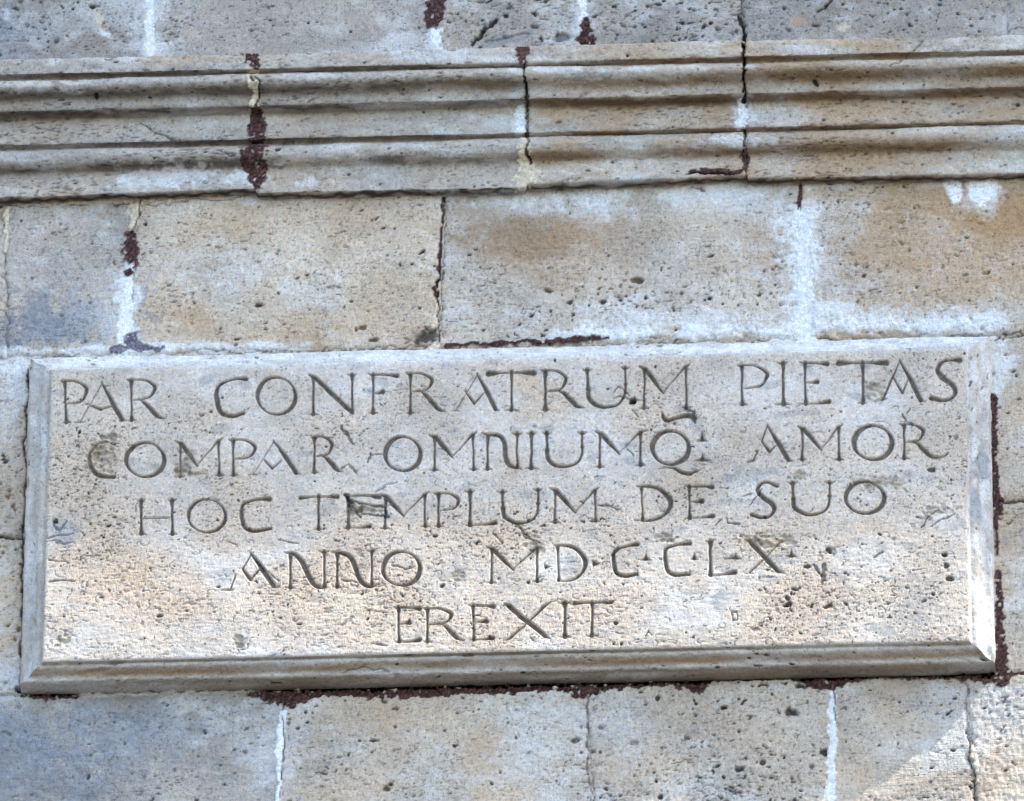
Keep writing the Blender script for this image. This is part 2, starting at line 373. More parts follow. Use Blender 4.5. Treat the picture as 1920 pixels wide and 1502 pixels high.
for p in [(105, 78, 5), (137, 17, 4), (172, 13, 5, 1.6), (70, 72, 3), (90, 78, 3), (948, 30, 6), (1003, 29, 4.5), (1047, 43, 3.5), (1014, 72, 5.5), (1045, 66, 3), (1056, 72, 9, 2.2, 10),
          (1222, 76, 4), (1270, 54, 5), (1274, 73, 5), (1321, 49, 6), (1333, 44, 5), (1285, 44, 4), (1548, 8, 4), (1581, 6, 4), (1587, 16, 3), (1470, 14, 4), (1380, 60, 5), (1395, 48, 5),
          (169, 567, 4), (1028, 545, 5.5, 1.7, -20), (1070, 566, 5, 1.6, 10), (1131, 566, 5, 1.5), (1121, 551, 3), (1163, 562, 3.5), (1092, 538, 3), (1195, 525, 8, 1.8, -10), (1210, 557, 4),
          (1625, 499, 4, 1.4, 70), (1620, 517, 4), (1608, 566, 4, 1.4, 60), (1714, 389, 4), (1330, 560, 5, 1.3), (1355, 570, 4), (1420, 571, 4), (1465, 569, 5, 1.6, 30),
          (1333, 481, 4, 2.8, 0), (1458, 481, 5, 2.8, -8), (1850, 513, 4, 2, 15), (390, 459, 3, 2, 0), (556, 522, 3, 2.6, 20), (575, 516, 2.5, 2, 20), (590, 512, 2), (520, 477, 3, 1.7, -20), (365, 568, 4), (484, 571, 6, 2),
          (668, 618, 4), (680, 614, 5, 1.8, 20), (700, 637, 6, 1.8), (750, 496, 3), (792, 473, 4, 2, 30),
          (1862, 700, 4), (1900, 696, 5, 2, 10), (1885, 665, 5, 1.5), (1905, 704, 4), (1883, 736, 3), (1300, 396, 3),
          (1233, 1308, 7, .8), (1505, 1288, 8, 2, -15), (1487, 1335, 10, 1.6), (1360, 1325, 5), (1385, 1310, 4), (1447, 1300, 4), (1385, 1370, 5), (1355, 1325, 5), (1430, 1430, 6), (1398, 1420, 5), (1386, 1442, 8, 1.6),
          (938, 1448, 4, .7), (1128, 1363, 5, 1.4), (1113, 1408, 4), (1125, 1410, 4), (1090, 1410, 4), (1078, 1388, 7, 1.7, 10), (1190, 1392, 6, 2), (725, 1478, 7), (732, 1470, 5), (700, 1388, 4, 3, 0),
          (1090, 1363, 3), (1230, 1465, 5), (1240, 1495, 6), (1550, 1410, 9, 1.3), (1787, 1405, 4, 1.6, -20), (24, 950, 5), (18, 920, 5), (30, 1030, 4), (38, 1058, 4), (35, 1180, 5, .8), (28, 1200, 5, .8)]:
    F.pit(p[0], p[1], p[2], depth=5, dark=.92, e=p[3] if len(p) > 3 else 1, ang=p[4] if len(p) > 4 else 0)
# the gouge in the upper course and other named breaks
F.crack([(885, 86, 5), (905, 62, 9), (918, 48, 8), (930, 33, 5)], 7, amt=.9); F.crack([(905, 82, 3), (950, 72, 4), (990, 62, 3)], 3, amt=.6, col=BLUEG*.5)
F.tint(950, 72, 60, 16, BLUEG, .55, 14); F.tint(880, 40, 14, 30, OCHRE, .35); F.tint(1497, 38, 14, 12, OCHRE*1.2, .8, dh=-3); F.tint(1580, 50, 10, 8, CREAM, .8)
F.crack([(1560, -5, 3), (1548, 10, 6), (1535, 20, 4)], 4, amt=.8); F.tint(1400, 60, 80, 40, (.27, .25, .23), .5); F.tint(1440, 20, 70, 30, (.28, .27, .26), .4)
F.tint(60, 60, 60, 40, (.3, .29, .28), .4); F.tint(0, 40, 22, 60, BLUEG*1.2, .5)
F.tint(190, 40, 8, 22, CREAM, .6, 20, dh=-2); F.tint(200, 65, 14, 6, LIME, .7, -30); F.tint(12, 30, 7, 14, LIME, .7, 20)
F.crack([(1630, 395, 3), (1600, 560, 2)], 0, amt=0)
F.crack([(1297, 350, 5), (1314, 352, 6), (1325, 360, 5)], 3.5, amt=.75)
# stains
F.tint(985, 440, 90, 46, OCHRE*.55, 1.05, -10, .9, .3); F.tint(1000, 470, 80, 70, OCHRE*.8, .4, 0, .9, .4); F.tint(1040, 470, 130, 70, OCHRE*1.05, .50, -15, .8, .4); F.tint(1065, 430, 30, 30, OCHRE*.9, .45)
F.tint(880, 400, 60, 30, OCHRE*1.2, .3); F.tint(1200, 420, 140, 40, OCHRE*1.3, .32, 0, .8); F.tint(1390, 490, 70, 30, OCHRE*1.25, .4, 0, .7)
F.tint(375, 600, 55, 38, OCHRE*1.15, .65, 0, .7); F.tint(360, 450, 70, 50, OCHRE*1.4, .3, 0, .8); F.tint(560, 410, 120, 30, OCHRE*1.45, .4, 0, .7); F.tint(600, 600, 170, 40, OCHRE*1.5, .35, 0, .8)
F.tint(1880, 400, 130, 60, OCHRE*np.array((.95,.85,.7)), 1.25, -12, .6, .3); F.tint(1760, 370, 150, 40, OCHRE*1.1, .95, 0, .7, .4); F.tint(1700, 470, 230, 100, OCHRE*1.15, .7, 0, .8, .4); F.tint(1850, 520, 120, 70, OCHRE*1.3, .45, 0, .8)
F.tint(1560, 400, 50, 50, OCHRE*1.4, .35, 0, .8); F.tint(20, 780, 40, 60, OCHRE*1.5, .35); F.tint(15, 960, 40, 70, OCHRE*1.25, .55, 0, .7); F.tint(22, 1140, 40, 110, OCHRE*1.4, .45, 0, .7)
F.tint(910, 1420, 50, 60, OCHRE*1.35, .6, 20, .8); F.tint(960, 1490, 60, 30, OCHRE*1.35, .5); F.tint(800, 1340, 120, 40, OCHRE*1.5, .35, 0, .8); F.tint(640, 1480, 80, 40, OCHRE*1.5, .3)
F.tint(1180, 1420, 80, 40, OCHRE*1.35, .45, 0, .8); F.tint(1380, 1370, 110, 40, OCHRE*1.4, .35, 0, .8); F.tint(1600, 1450, 60, 40, OCHRE*1.5, .35, 0, .8); F.tint(350, 1420, 130, 40, (.36, .31, .26), .5, 0, .8)
F.tint(1900, 1400, 60, 60, OCHRE*1.6, .25, 0, .8); F.tint(1903, 760, 30, 50, OCHRE*1.4, .4); F.tint(1900, 1060, 50, 80, OCHRE*1.6, .3)
F.tint(-20, 1450, 240, 130, BLUEG, .68, 0, .9, .3); F.tint(200, 1380, 240, 60, BLUEG*1.35, .5, 0, .9, .4)
F.tint(30, 620, 130, 60, BLUEG*.95, .68, 10, .8, .6); F.tint(120, 600, 120, 50, BLUEG*1.3, .45, 0, .8, .7); F.tint(110, 520, 120, 60, (.33, .32, .32), .4, 0, .8)
F.tint(0, 100, 60, 120, BLUEG, .4, 0, .9); F.tint(1150, 1360, 70, 60, LIME*.9, .4, 0, .9, .5); F.tint(1020, 1400, 60, 100, LIME*.9, .45, 0, .8, .5); F.tint(500, 1430, 40, 80, LIME*.85, .4, 0, .8)
# lime smears that lie over the stones
def smear(x, y, rx, ry, a=.8, ang=0, c=1.0, dh=0.6): F.tint(x, y, rx, ry, LIME*c*(.86 if y < 100 else .97), a*.76, ang, .62, .6, dh)
for y in range(400, 625, 22): smear(1503+(y-400)*.03, y, 27, 24, .75, 0, 1.04)
for y in range(400, 610, 30): smear(1522, y, 44, 30, .35)
for x in range(860, 1480, 40): smear(x, 368-.02*(x-860), 40, 16+8*(x % 3 == 0), .55)
smear(1340, 375, 130, 30, .5); smear(960, 385, 110, 16, .4, -8); smear(1120, 382, 60, 30, .35)
for x in range(1080, 1900, 36): smear(x, 626-.02*(x-1100)-4*(x > 1500), 38, 11, .85, 0, 1.08, 1.5)
for x in range(1140, 1900, 50): smear(x, 612-.02*(x-1140), 50, 24, .42)
smear(1830, 608, 40, 24, .6); smear(1876, 645, 22, 34, .9); smear(1880, 700, 20, 50, .85); smear(1868, 735, 10, 30, .8)
for x in range(40, 560, 40): smear(x, 668-.0235*x-6, 40, 9, .7, 0, 1.0, 1)
for y in range(520, 650, 20): smear(240, y, 18+(y-520)*.02, 18, .85, 0, 1.05)
smear(215, 600, 26, 45, .45); smear(190, 560, 50, 60, .25); smear(30, 690, 40, 18, .85, 0, 1.05); smear(15, 760, 30, 60, .55); smear(35, 720, 16, 40, .8); smear(30, 1290, 30, 30, .5); smear(15, 1240, 30, 40, .35)
smear(340, 650, 60, 10, .6); smear(60, 372, 80, 14, .6); smear(200, 368, 80, 10, .6); smear(430, 372, 60, 12, .7); smear(350, 385, 60, 12, .4); smear(550, 372, 60, 12, .4)
for x, y, rx, ry in [(1789, 350, 15, 22), (1793, 372, 10, 10), (1838, 345, 26, 24), (1848, 362, 18, 22), (1828, 366, 12, 14)]: F.tint(x, y, rx, ry, (.92, .93, .93), 1.0, 0, .3, .4, .8)
F.tint(1840, 375, 34, 24, LIME*1.1, .5, 0, .8); smear(1560, 350, 60, 8, .6); smear(1760, 347, 40, 6, .5)
for y in range(0, 100, 16): smear(283, y, 9, 12, .85); smear(283, y+5, 26, 22, .3)
smear(275, 90, 50, 14, .6); smear(320, 92, 30, 16, .4); smear(815, 76, 12, 22, .9, 0, 1.05); smear(760, 80, 70, 22, .5, 5); smear(1092, 40, 14, 50, .7); smear(1090, 80, 24, 10, .7); smear(1055, 60, 40, 30, .3)
smear(1888, 40, 10, 50, .45); smear(1860, 30, 40, 30, .3)
# mortar patches with a body of their own
def red(pts, k, **kw): F.patch(pts, k, RED, lump=kw.pop('lump', 1.1), base=kw.pop('base', .3), wob=1.8, var=.5, **kw)
def lime(pts, k, **kw): F.patch(pts, k, LIME*kw.pop('b', 1.0), lump=.7, base=kw.pop('base', .8), wob=1.6, var=.08, **kw)
def cream(pts, k, **kw): F.patch(pts, k, CREAM, lump=.7, base=0, wob=1.2, var=.15, **kw)
lime([(283, -40, 12), (281, 100, 14)], 300); lime([(1504, 402, 22), (1509, 500, 26), (1510, 640, 30)], 301); lime([(242, 520, 14), (237, 600, 22), (236, 650, 26)], 302, b=1.04)
lime([(531, 1335, 12), (527, 1372, 15), (522, 1440, 9), (520, 1590, 9)], 303, b=1.1); lime([(1561, 1300, 10), (1562, 1350, 14), (1558, 1440, 16), (1557, 1600, 12)], 304)
lime([(816, 62, 20), (814, 120, 26)], 305); lime([(1093, -40, 12), (1095, 110, 14)], 306)
cream([(262, 372, 22), (254, 395, 16), (246, 436, 12)], 310); cream([(832, 380, 6), (829, 410, 8)], 311); cream([(821, 565, 8), (818, 610, 9), (820, 640, 18), (812, 648, 16)], 312); cream([(12, 380, 7), (12, 470, 5)], 313)
cream([(845, 356, 12), (870, 353, 14)], 314); cream([(1820, 1395, 6), (1828, 1425, 9), (1833, 1460, 8)], 315); cream([(-40, 380, 10), (100, 378, 10), (240, 374, 10), (330, 370, 8), (470, 362, 14)], 316)
red([(246, 438, 18), (247, 460, 25), (244, 490, 24), (240, 512, 16)], 320, base=.0)
red([(824, 455, 5), (822, 510, 6), (821, 525, 7), (814, 540, 12), (818, 556, 9), (820, 566, 3)], 321); red([(838, 365, 3), (832, 375, 3), (825, 450, 3.5)], 322)
red([(838, 648, 7), (900, 645, 9), (980, 642, 9), (1060, 639, 10), (1110, 634, 12), (1140, 634, 6)], 323); F.patch([(215, 658, 10), (232, 650, 16), (248, 640, 26), (262, 652, 18), (300, 657, 9)], 324, np.array((.17, .155, .19)), lump=1.6, base=.3, wob=3, var=.4)
red([(1499, 345, 5), (1500, 372, 9), (1498, 392, 8)], 325, base=-1.5)
red([(819, -40, 26), (818, 10, 32), (813, 35, 30), (804, 50, 12)], 326); red([(1098, 36, 10), (1100, 62, 26), (1103, 84, 26)], 327, lump=2.8); F.crack([(1386, 35, 6), (1394, 55, 8), (1398, 110, 5)], 6, col=RED*.4)
F.crack([(1388, -40, 3), (1392, 30, 4)], 3, amt=.6)
red([(1862, 745, 14), (1862, 800, 15), (1863, 865, 15), (1866, 930, 16), (1868, 965, 9), (1868, 1040, 5)], 328); red([(1873, 940, 14), (1872, 960, 16)], 328)
red([(1872, 1075, 10), (1872, 1120, 13), (1874, 1180, 14), (1878, 1220, 20), (1878, 1275, 22)], 329); red([(1850, 1275, 16), (1880, 1268, 18), (1905, 1262, 9), (1930, 1260, 5)], 330)
red([(50, 1300, 18), (90, 1302, 22), (140, 1302, 16)], 331, base=-3)
red([(478, 1295, 16), (510, 1302, 28), (540, 1306, 36), (575, 1300, 26), (620, 1296, 18), (700, 1300, 26), (760, 1298, 18), (850, 1293, 20), (960, 1290, 18), (1040, 1285, 22), (1095, 1292, 34), (1120, 1288, 24), (1180, 1283, 14), (1250, 1278, 16), (1300, 1283, 30), (1325, 1276, 18)], 332, base=-2.5)
red([(1495, 1272, 16), (1560, 1276, 30), (1585, 1272, 20), (1640, 1268, 7), (1720, 1266, 14), (1780, 1264, 22), (1860, 1262, 22)], 333, base=-2.5)
for seg in ([(34, 1296, 12), (138, 1296, 10)], [(480, 1288, 10), (600, 1287, 13), (900, 1281, 13), (1330, 1271, 13)], [(1330, 1271, 6), (1500, 1268, 6)], [(1500, 1267, 12), (1600, 1265, 12), (1700, 1263, 8), (1860, 1258, 15)]):
    F.crack(seg, 22, col=(.012, .008, .008), amt=1, wob=1.2)
F.crack([(140, 1296, 4), (300, 1293, 3), (480, 1289, 5)], 5, amt=.8)
for x in range(160, 480, 30): F.tint(x, 1300-.0235*(x-160), 22, 5, LIME*.9, .6)
F.crack([(50, 690, 3), (54, 720, 8), (52, 745, 4), (50, 800, 3), (46, 950, 3), (42, 1100, 3), (38, 1290, 3)], 8, amt=.85); F.crack([(529, 1330, 2), (535, 1380, 2.4), (529, 1430, 1.6), (524, 1500, 1.6)], 4, amt=.7)
F.crack([(1102, 1310, 2), (1101, 1350, 2.5), (1101, 1420, 2), (1106, 1480, 2), (1108, 1560, 2)], 4, amt=.55); F.crack([(1564, 1300, 2), (1569, 1360, 2)], 3)
F.crack([(1812, 1365, 1), (1814, 1385, 2), (1820, 1410, 1.5), (1820, 1430, 2), (1828, 1455, 2.5), (1827, 1480, 2), (1829, 1560, 1.5)], 3, amt=.85, col=(.10, .07, .06))
F.crack([(-40, 1004, 4), (20, 1007, 5), (44, 1010, 6)], 5); F.crack([(1872, 940, 5), (1900, 938, 3), (1960, 939, 3)], 5, amt=.75)
F.crack([(1760, 632, 2), (1840, 628, 2)], 2, amt=.6); F.crack([(1868, 636, 3), (1885, 628, 4), (1905, 626, 3), (1960, 627, 3)], 4, amt=.7)
F.crack([(838, 365, 4), (850, 362, 5), (866, 353, 4)], 5); F.crack([(836, 370, 3), (826, 450, 3), (820, 545, 3), (822, 640, 2)], 5, col=(.08, .04, .04)); F.crack([(262, 375, 3), (258, 410, 2.5), (250, 435, 3)], 4, amt=.7)
F.pit(797, 628, 20, 11, .8, 1.25, 20); F.tint(797, 628, 24, 14, (.10, .10, .085), .6)
for x0, y0, x1, y1 in [(0, 384, 120, 386), (130, 384, 170, 384), (210, 380, 250, 376), (270, 385, 470, 365), (370, 655, 560, 655), (600, 655, 790, 648), (1200, 632, 1250, 630)]:
    F.crack([(x0, y0, 2), ((x0+x1)/2, (y0+y1)/2+2, 2.5), (x1, y1, 1.5)], 2.5, amt=.6, wob=3)
# behind the tablet and the band the wall is not seen: leave those cells out
x_in0, z_in1 = wall(150, 700); x_in1, z_in0 = wall(1760, 1200)
Ac = F.A[:-1, :-1]; Bc = F.B[:-1, :-1]
keep = ~((Ac > x_in0) & (Ac < x_in1) & (Bc > z_in0) & (Bc < z_in1)) & ~((Bc > 485) & (Bc < 690))
pos = np.stack([F.A/1000, -F.H/1000, F.B/1000+ZC], 2)
labs = {320: 'dark red mortar plug in the joint', 324: 'purple grey mortar mound over the tablet'}
def nm_wall(i):
    if i < 0: return 'mortar_joint', M_mortar, WALL, None
    if i < 100: return 'ashlar_block', M_wall, WALL, None
    if i < 320: return 'mortar_patch', M_mortar, WALL, 'pale lime mortar filling' if i < 310 else 'cream coloured mortar filling'
    return 'mortar_patch', M_red, WALL, labs.get(i, 'rough dark red mortar')
F.split = True
emit_field(F, pos, nm_wall, keep)

# ------------------------------------------------------------------ the moulded string course
prof = [(115, 88), (115, 92), (115, 114), (114.4, 117), (113, 118.2), (101, 123.6), (96, 126), (97.5, 127), (107, 127.8), (110.5, 131), (112, 136), (111, 141), (107, 147), (102, 151.5), (95, 157), (88, 162.5), (83.5, 167.5),
        (81, 173), (80, 179), (80, 185.5), (78.5, 187.2), (52, 200.2), (51, 202), (51, 230), (51, 247), (50.2, 250), (38, 256), (34, 258), (36, 259), (47, 260), (52, 264), (54, 271), (51.5, 279), (47.5, 286),
        (41, 292.5), (34, 298), (29, 302.5), (26.5, 307), (26, 313), (26, 340), (26, 346), (24, 348), (10, 354), (0, 359), (-8, 363)]
pd = np.array([p[0] for p in prof], float); py_ = np.array([p[1] for p in prof], float)
pz = np.array([wall(960, y, d)[1] for d, y in prof])
# extend upwards: hidden top weathering slope back to the wall
pd = np.concatenate([[-6, 60], pd]); pz = np.concatenate([[pz[0]+42, pz[0]+20], pz]); py_ = np.concatenate([[40, 60], py_])
sacc = np.concatenate([[0], np.cumsum(np.hypot(np.diff(pd), np.diff(pz)))])
sN = np.arange(0, sacc[-1], .9)
from numpy import interp
def smooth(v, k):
    ker = np.exp(-.5*(np.arange(-6, 7)/k)**2); ker /= ker.sum(); e = np.pad(v, 6, mode='edge'); return np.convolve(e, ker, 'valid')
dS = smooth(interp(sN, sacc, pd), .8); zS = smooth(interp(sN, sacc, pz), .8)
# adaptive sampling of the profile: ~1.9 mm
keepi = np.arange(0, len(sN), 2); sK = sN[keepi]
slope = -.0244
def bandmap(x, y):
    x = np.asarray(x, float); y = np.asarray(y, float)
    yy = y-slope*(x-960); s = interp(yy, py_[2:], sacc[2:])
    return (x-960)*1.0, s
G = Field(-1060, 1070, 0, sK[-1], 2.6, 1.8, 23, bandmap)
gd = interp(G.b, sN, dS); gz = interp(G.b, sN, zS)
td = np.gradient(gd, G.b); tz = np.gradient(gz, G.b); L = np.hypot(td, tz); nd = -tz/L; nz = td/L
JB = [-500, 471, 986, 1402, 2500]
n1 = G.noise(2.6, 3.2); n2 = G.noise(12, 5); n3 = G.noise(70, 25); n4 = G.noise(220, 40); h1 = G.noise(45, 16); h2 = G.noise(120, 30); h3 = G.noise(14, 7); flG = G.noise(5, 1.6); s1 = G.noise(2.6); s2 = G.noise(5, 3.4)
PXg = G.A+960+1.2*G.J[0]+.6*G.J[2]
ys = interp(G.b, sacc[2:], py_[2:])[:, None]+0*G.A       # image pixel row of every vertex (at x=960)
btone = [(.85, .15, .93, 0), (.7, .2, .97, -1.5), (.35, .45, 1.0, .5), (.4, .45, .98, 0)]
for k in range(4):
    sd = np.minimum(PXg-JB[k], JB[k+1]-PXg)-(1.5 if k else 1.5); m = sd > 0; G.I[m] = k
    gm, oc, br, off = btone[k]
    hh = off+.8*n3+1.0*n4+.32*n1+.40*n2-2.6*np.exp(-sd.clip(0, 99)/3)
    ps = sm(2.6, 3.0, s2); ps2 = sm(2.1, 2.6, s1); fk = sm(1.65, 2.4, flG+.45*h2); hh -= 3*ps+.8*ps2+1.2*fk
    c = (lerp(BEIGE, GREY, gm)*br)[None, None]*(1+.06*n3+.05*h3+.03*n1)[..., None]
    c = lerp(c, OCHRE*1.1, np.clip(oc*(.35+.6*h1+.4*h2), 0, .7)[..., None])
    # brown crust in the hollows, broken and patchy; the foot band's shade is painted
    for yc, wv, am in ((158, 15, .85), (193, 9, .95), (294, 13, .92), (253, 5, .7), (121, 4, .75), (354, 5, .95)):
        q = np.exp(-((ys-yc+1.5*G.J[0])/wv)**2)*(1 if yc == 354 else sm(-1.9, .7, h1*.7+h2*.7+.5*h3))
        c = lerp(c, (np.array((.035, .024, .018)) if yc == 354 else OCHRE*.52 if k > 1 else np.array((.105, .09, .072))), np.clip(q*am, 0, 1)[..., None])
    c = lerp(c, LIME*.85, np.clip(.5*sm(.5, 2.2, -h2*.8+.5*h3-.3*h1), 0, 1)[..., None])
    c = lerp(c, DARK, np.clip(.8*ps+.5*ps2+.55*fk, 0, 1)[..., None])
    for yc in (90, 116, 186, 249, 345): hh -= (5.0*sm(1.3, 2.5, .7*G.J[0]+.8*G.J[3])+2.2*sm(1.1, 2.3, G.J[0])+.5*sm(-1, 1, G.J[2]))*np.exp(-((ys-yc)/3.5)**2)
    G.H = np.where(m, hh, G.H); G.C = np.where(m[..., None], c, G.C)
mm = G.I < 0; G.H[mm] = -7; G.C[mm] = (np.array((.10, .075, .065))*(1+.3*G.J[2][..., None]))[mm]
arcs(G, 220, 0, 1920, 100, 345, 3, 9, .35); arcs(G, 40, 0, 480, 225, 268, 4, 12, .4)
pits(G, 90, 0, 1920, 100, 345, 1.2, 3, .7)
for p in [(1814, 209, 6.5), (1917, 195, 5), (515, 278, 7, 1.4, -60), (1538, 158, 6, 1.5, 40), (1550, 225, 4), (1181, 104, 5), (1680, 249, 4), (1728, 246, 5), (990, 158, 6, .6), (988, 296, 8, .6), (170, 180, 9, .6), (1546, 240, 3), (1590, 315, 3), (1700, 190, 4)]:
    G.pit(p[0], p[1], p[2], 5, .9, p[3] if len(p) > 3 else 1, p[4] if len(p) > 4 else 0)
G.crack([(250, 232, 2), (285, 248, 3), (312, 262, 4), (340, 265, 3)], 3, amt=.7); G.crack([(400, 280, 2), (425, 294, 4), (432, 292, 2)], 3, amt=.7); G.crack([(45, 232, 2), (60, 240, 2)], 2)
G.crack([(1740, 75, 3), (1725, 92, 5), (1712, 104, 4), (1690, 117, 5), (1680, 123, 3)], 3, amt=.55, col=(.12, .13, .10))
G.tint(1110, 135, 18, 7, OCHRE*.9, .6, 0, .4, .5, -3); G.tint(1120, 140, 40, 6, DARK, .3)
def gs(x, y, rx, ry, a=.8): G.tint(x, y, rx, ry, LIME*.93, a*.8, 0, .5, .8, .6)
gs(320, 330, 110, 16, .85); gs(430, 335, 50, 12, .8); gs(250, 345, 60, 10, .6); gs(567, 341, 30, 8, .85); gs(970, 228, 14, 26, .8); gs(1395, 215, 16, 28, .75); gs(1450, 222, 50, 18, .6); gs(975, 130, 18, 14, .6); gs(1030, 128, 40, 8, .5); gs(1360, 260, 60, 12, .6); gs(1420, 262, 60, 10, .5)
gs(60, 160, 60, 12, .4); gs(1500, 300, 30, 16, .4); gs(1150, 120, 60, 6, .4); gs(150, 152, 80, 7, .35); gs(600, 142, 90, 7, .35)
G.tint(1180, 160, 110, 14, OCHRE*.62, .75, 0, .7); G.tint(1480, 133, 90, 14, OCHRE*.62, .7, 0, .7); G.tint(1860, 133, 90, 14, OCHRE*.7, .6, 0, .8); G.tint(1200, 193, 140, 10, OCHRE*.4, .8, 0, .8); G.tint(1340, 190, 60, 10, OCHRE*.38, .8, 0, .8)
G.tint(900, 160, 60, 12, OCHRE*.75, .6, 0, .8); G.tint(1640, 212, 90, 16, OCHRE*1.4, .5, 0, .8); G.tint(1060, 215, 60, 14, OCHRE*1.5, .4, 0, .8); G.tint(1700, 300, 140, 16, OCHRE*1.1, .5, 0, .8); G.tint(1560, 300, 60, 20, OCHRE*1.2, .35, 0, .8)
G.tint(380, 108, 90, 12, OCHRE*1.6, .3, 0, .8); G.tint(1350, 90, 80, 8, OCHRE*1.5, .4, 0, .8); G.tint(1530, 72, 60, 10, OCHRE*1.5, .4, 0, .8)
def gred(pts, k): G.patch(pts, k, RED*1.15, lump=1.1, base=0, wob=1.8, var=.55)
gred([(466, 112, 28), (474, 124, 18)], 320); gred([(474, 206, 16), (473, 232, 30), (474, 258, 32), (470, 262, 24)], 321); gred([(474, 272, 34), (468, 296, 40), (474, 312, 36), (474, 340, 22)], 322)
gred([(980, 96, 26), (975, 108, 22)], 323); G.tint(1000, 100, 30, 8, RED*2.5, .5); gred([(1400, 284, 8), (1404, 298, 14), (1400, 318, 10)], 324)
gred([(1296, 322, 8), (1330, 322, 12), (1365, 326, 16), (1376, 332, 14), (1400, 318, 6)], 325)
G.patch([(472, 134, 16), (472, 160, 16), (470, 196, 15)], 310, CREAM, lump=.8, base=.3, wob=1.2, var=.2); G.patch([(985, 262, 16), (984, 285, 20)], 311, CREAM, lump=.8, base=.3, wob=1.2, var=.15)
G.patch([(986, 310, 28), (992, 328, 34), (980, 340, 36)], 312, CREAM*1.05, lump=.8, base=.6, wob=1.6, var=.12); G.patch([(975, 205, 14), (975, 245, 18)], 300, LIME*1.02, lump=.6, base=.3, wob=1.5, var=.08); G.patch([(1396, 192, 18), (1396, 240, 14)], 301, LIME*1.02, lump=.6, base=.3, wob=1.5, var=.08)
G.crack([(476, 140, 3), (481, 165, 3), (478, 200, 3)], 5, amt=.85, wob=2.5); G.crack([(468, 140, 4), (471, 150, 5)], 4); G.crack([(987, 145, 5), (988, 165, 5), (990, 195, 3), (990, 255, 2.5), (992, 262, 3), (990, 290, 5), (992, 302, 7)], 5, amt=.9)
G.crack([(1400, 80, 5), (1402, 185, 5), (1400, 190, 8)], 8, amt=.95, wob=.8); G.crack([(1400, 240, 2), (1400, 262, 3), (1399, 285, 3)], 5, amt=.8)
G.crack([(880, 352, 4), (930, 350, 7), (960, 350, 5)], 7, amt=.95); G.crack([(1290, 326, 4), (1350, 330, 6), (1378, 336, 8)], 4, amt=.9)
# each block sits a few millimetres off its neighbour at the foot
foot = np.zeros_like(G.A)
fx = G.A+960
ramp = sm(318, 350, ys)
foot += np.where(fx < 471, 4*sm(300, 470, fx), np.where(fx < 986, -6, np.where(fx < 1402, 2+6*sm(1000, 1350, fx), 0)))*ramp
dd = gd[:, None]+nd[:, None]*G.H; zz = gz[:, None]+nz[:, None]*G.H+foot+1.4*G.J[4]*ramp
posG = np.stack([G.A/1000, -dd/1000, zz/1000+ZC], 2)[::-1]
G.split = True; G.I = G.I[::-1]; G.C = G.C[::-1]; G.H = G.H[::-1]
def nm_band(i):
    if i < 0: return 'mortar_joint', M_mortar, None, None
    if i < 100: return 'moulded_block', M_cornice, None, None
    if i < 320: return 'mortar_patch', M_mortar, None, 'pale lime mortar filling' if i < 310 else 'cream coloured mortar filling'
    return 'mortar_patch', M_red, None, 'rough dark red mortar'
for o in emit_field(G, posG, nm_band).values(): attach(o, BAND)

# ------------------------------------------------------------------ the tablet: panel with carved letters
DP = 70.0
X0, ZT, WT, HT = -862.1, 51.3, 1715.0, 626.0
K = Field(X0, X0+WT, ZT-HT, ZT, 1.25, 1.5, 31, lambda x, y: wall(x, y, DP))
kx, ky = mm2px(K.A, K.B, DP)
low = sm(960, 1060, ky+12*K.J[3]+.0*kx)                        # lower part is coarser: tooling left by the punch
t1 = K.noise(1.6, 3.4); t2 = K.noise(7, 2.6); t3 = K.noise(50); t4 = K.noise(16, 10); s1 = K.noise(1.5); s2 = K.noise(3, 2.2); h1 = K.noise(60, 45); h2 = K.noise(25, 14); h3 = K.noise(150, 90); t5 = K.noise(5, 3)
tool = .09+.15*low+.06*sm(-1, 1, h1)
K.H = .10*t3+tool*t1+(.07+.10*low)*t2+(.06+.04*low)*t4+.06*t5*low
tick = np.sin(2*pi*K.A/4.3+1.3*K.J[3]+.9*K.J[0])*np.sin(pi*K.B/10.5+.8*K.J[3]+.5*h3)      # rows of punch strokes
K.H += (.05+.20*low)*tick*sm(-1.6, .6, h1+.4*h2)-(.05+.14*low)*t1
dn = .25*h1+.25*h3
ps = sm(2.45, 2.8, s2+dn); ps2 = sm(1.65, 2.3, s1+dn)
flK = K.noise(2.8, 1.1); flK2 = K.noise(6, 2.2); fk = sm(1.7, 2.4, flK+.3*h1+.10*low); fk2 = sm(2.0, 2.7, flK2+.3*h1+.20*low)
K.H -= 2.5*ps+.8*ps2+.9*fk+1.2*fk2
c = (lerp(BEIGE, GREY, .20)*np.array((1.13, 1.12, 1.14)))[None, None]*(1+.05*t3+.04*h2+.03*t1)[..., None]
c = lerp(c, OCHRE*1.35, np.clip((.15+.12*low)*(.30+.6*h1+.4*h2), 0, .28)[..., None])
c = lerp(c, LIME*.92, np.clip((.32+.1*low)*sm(-.2, 2., -h1*.6+.5*h2-.5*h3), 0, 1)[..., None])
c = lerp(c, BLUEG*.9, np.clip(.35*sm(1.5, 2.6, t4+.5*h2-.3*h1), 0, 1)[..., None])
K.C = lerp(c, DARK, np.clip(.8*ps+.5*ps2+.5*fk+.4*fk2, 0, 1)[..., None])
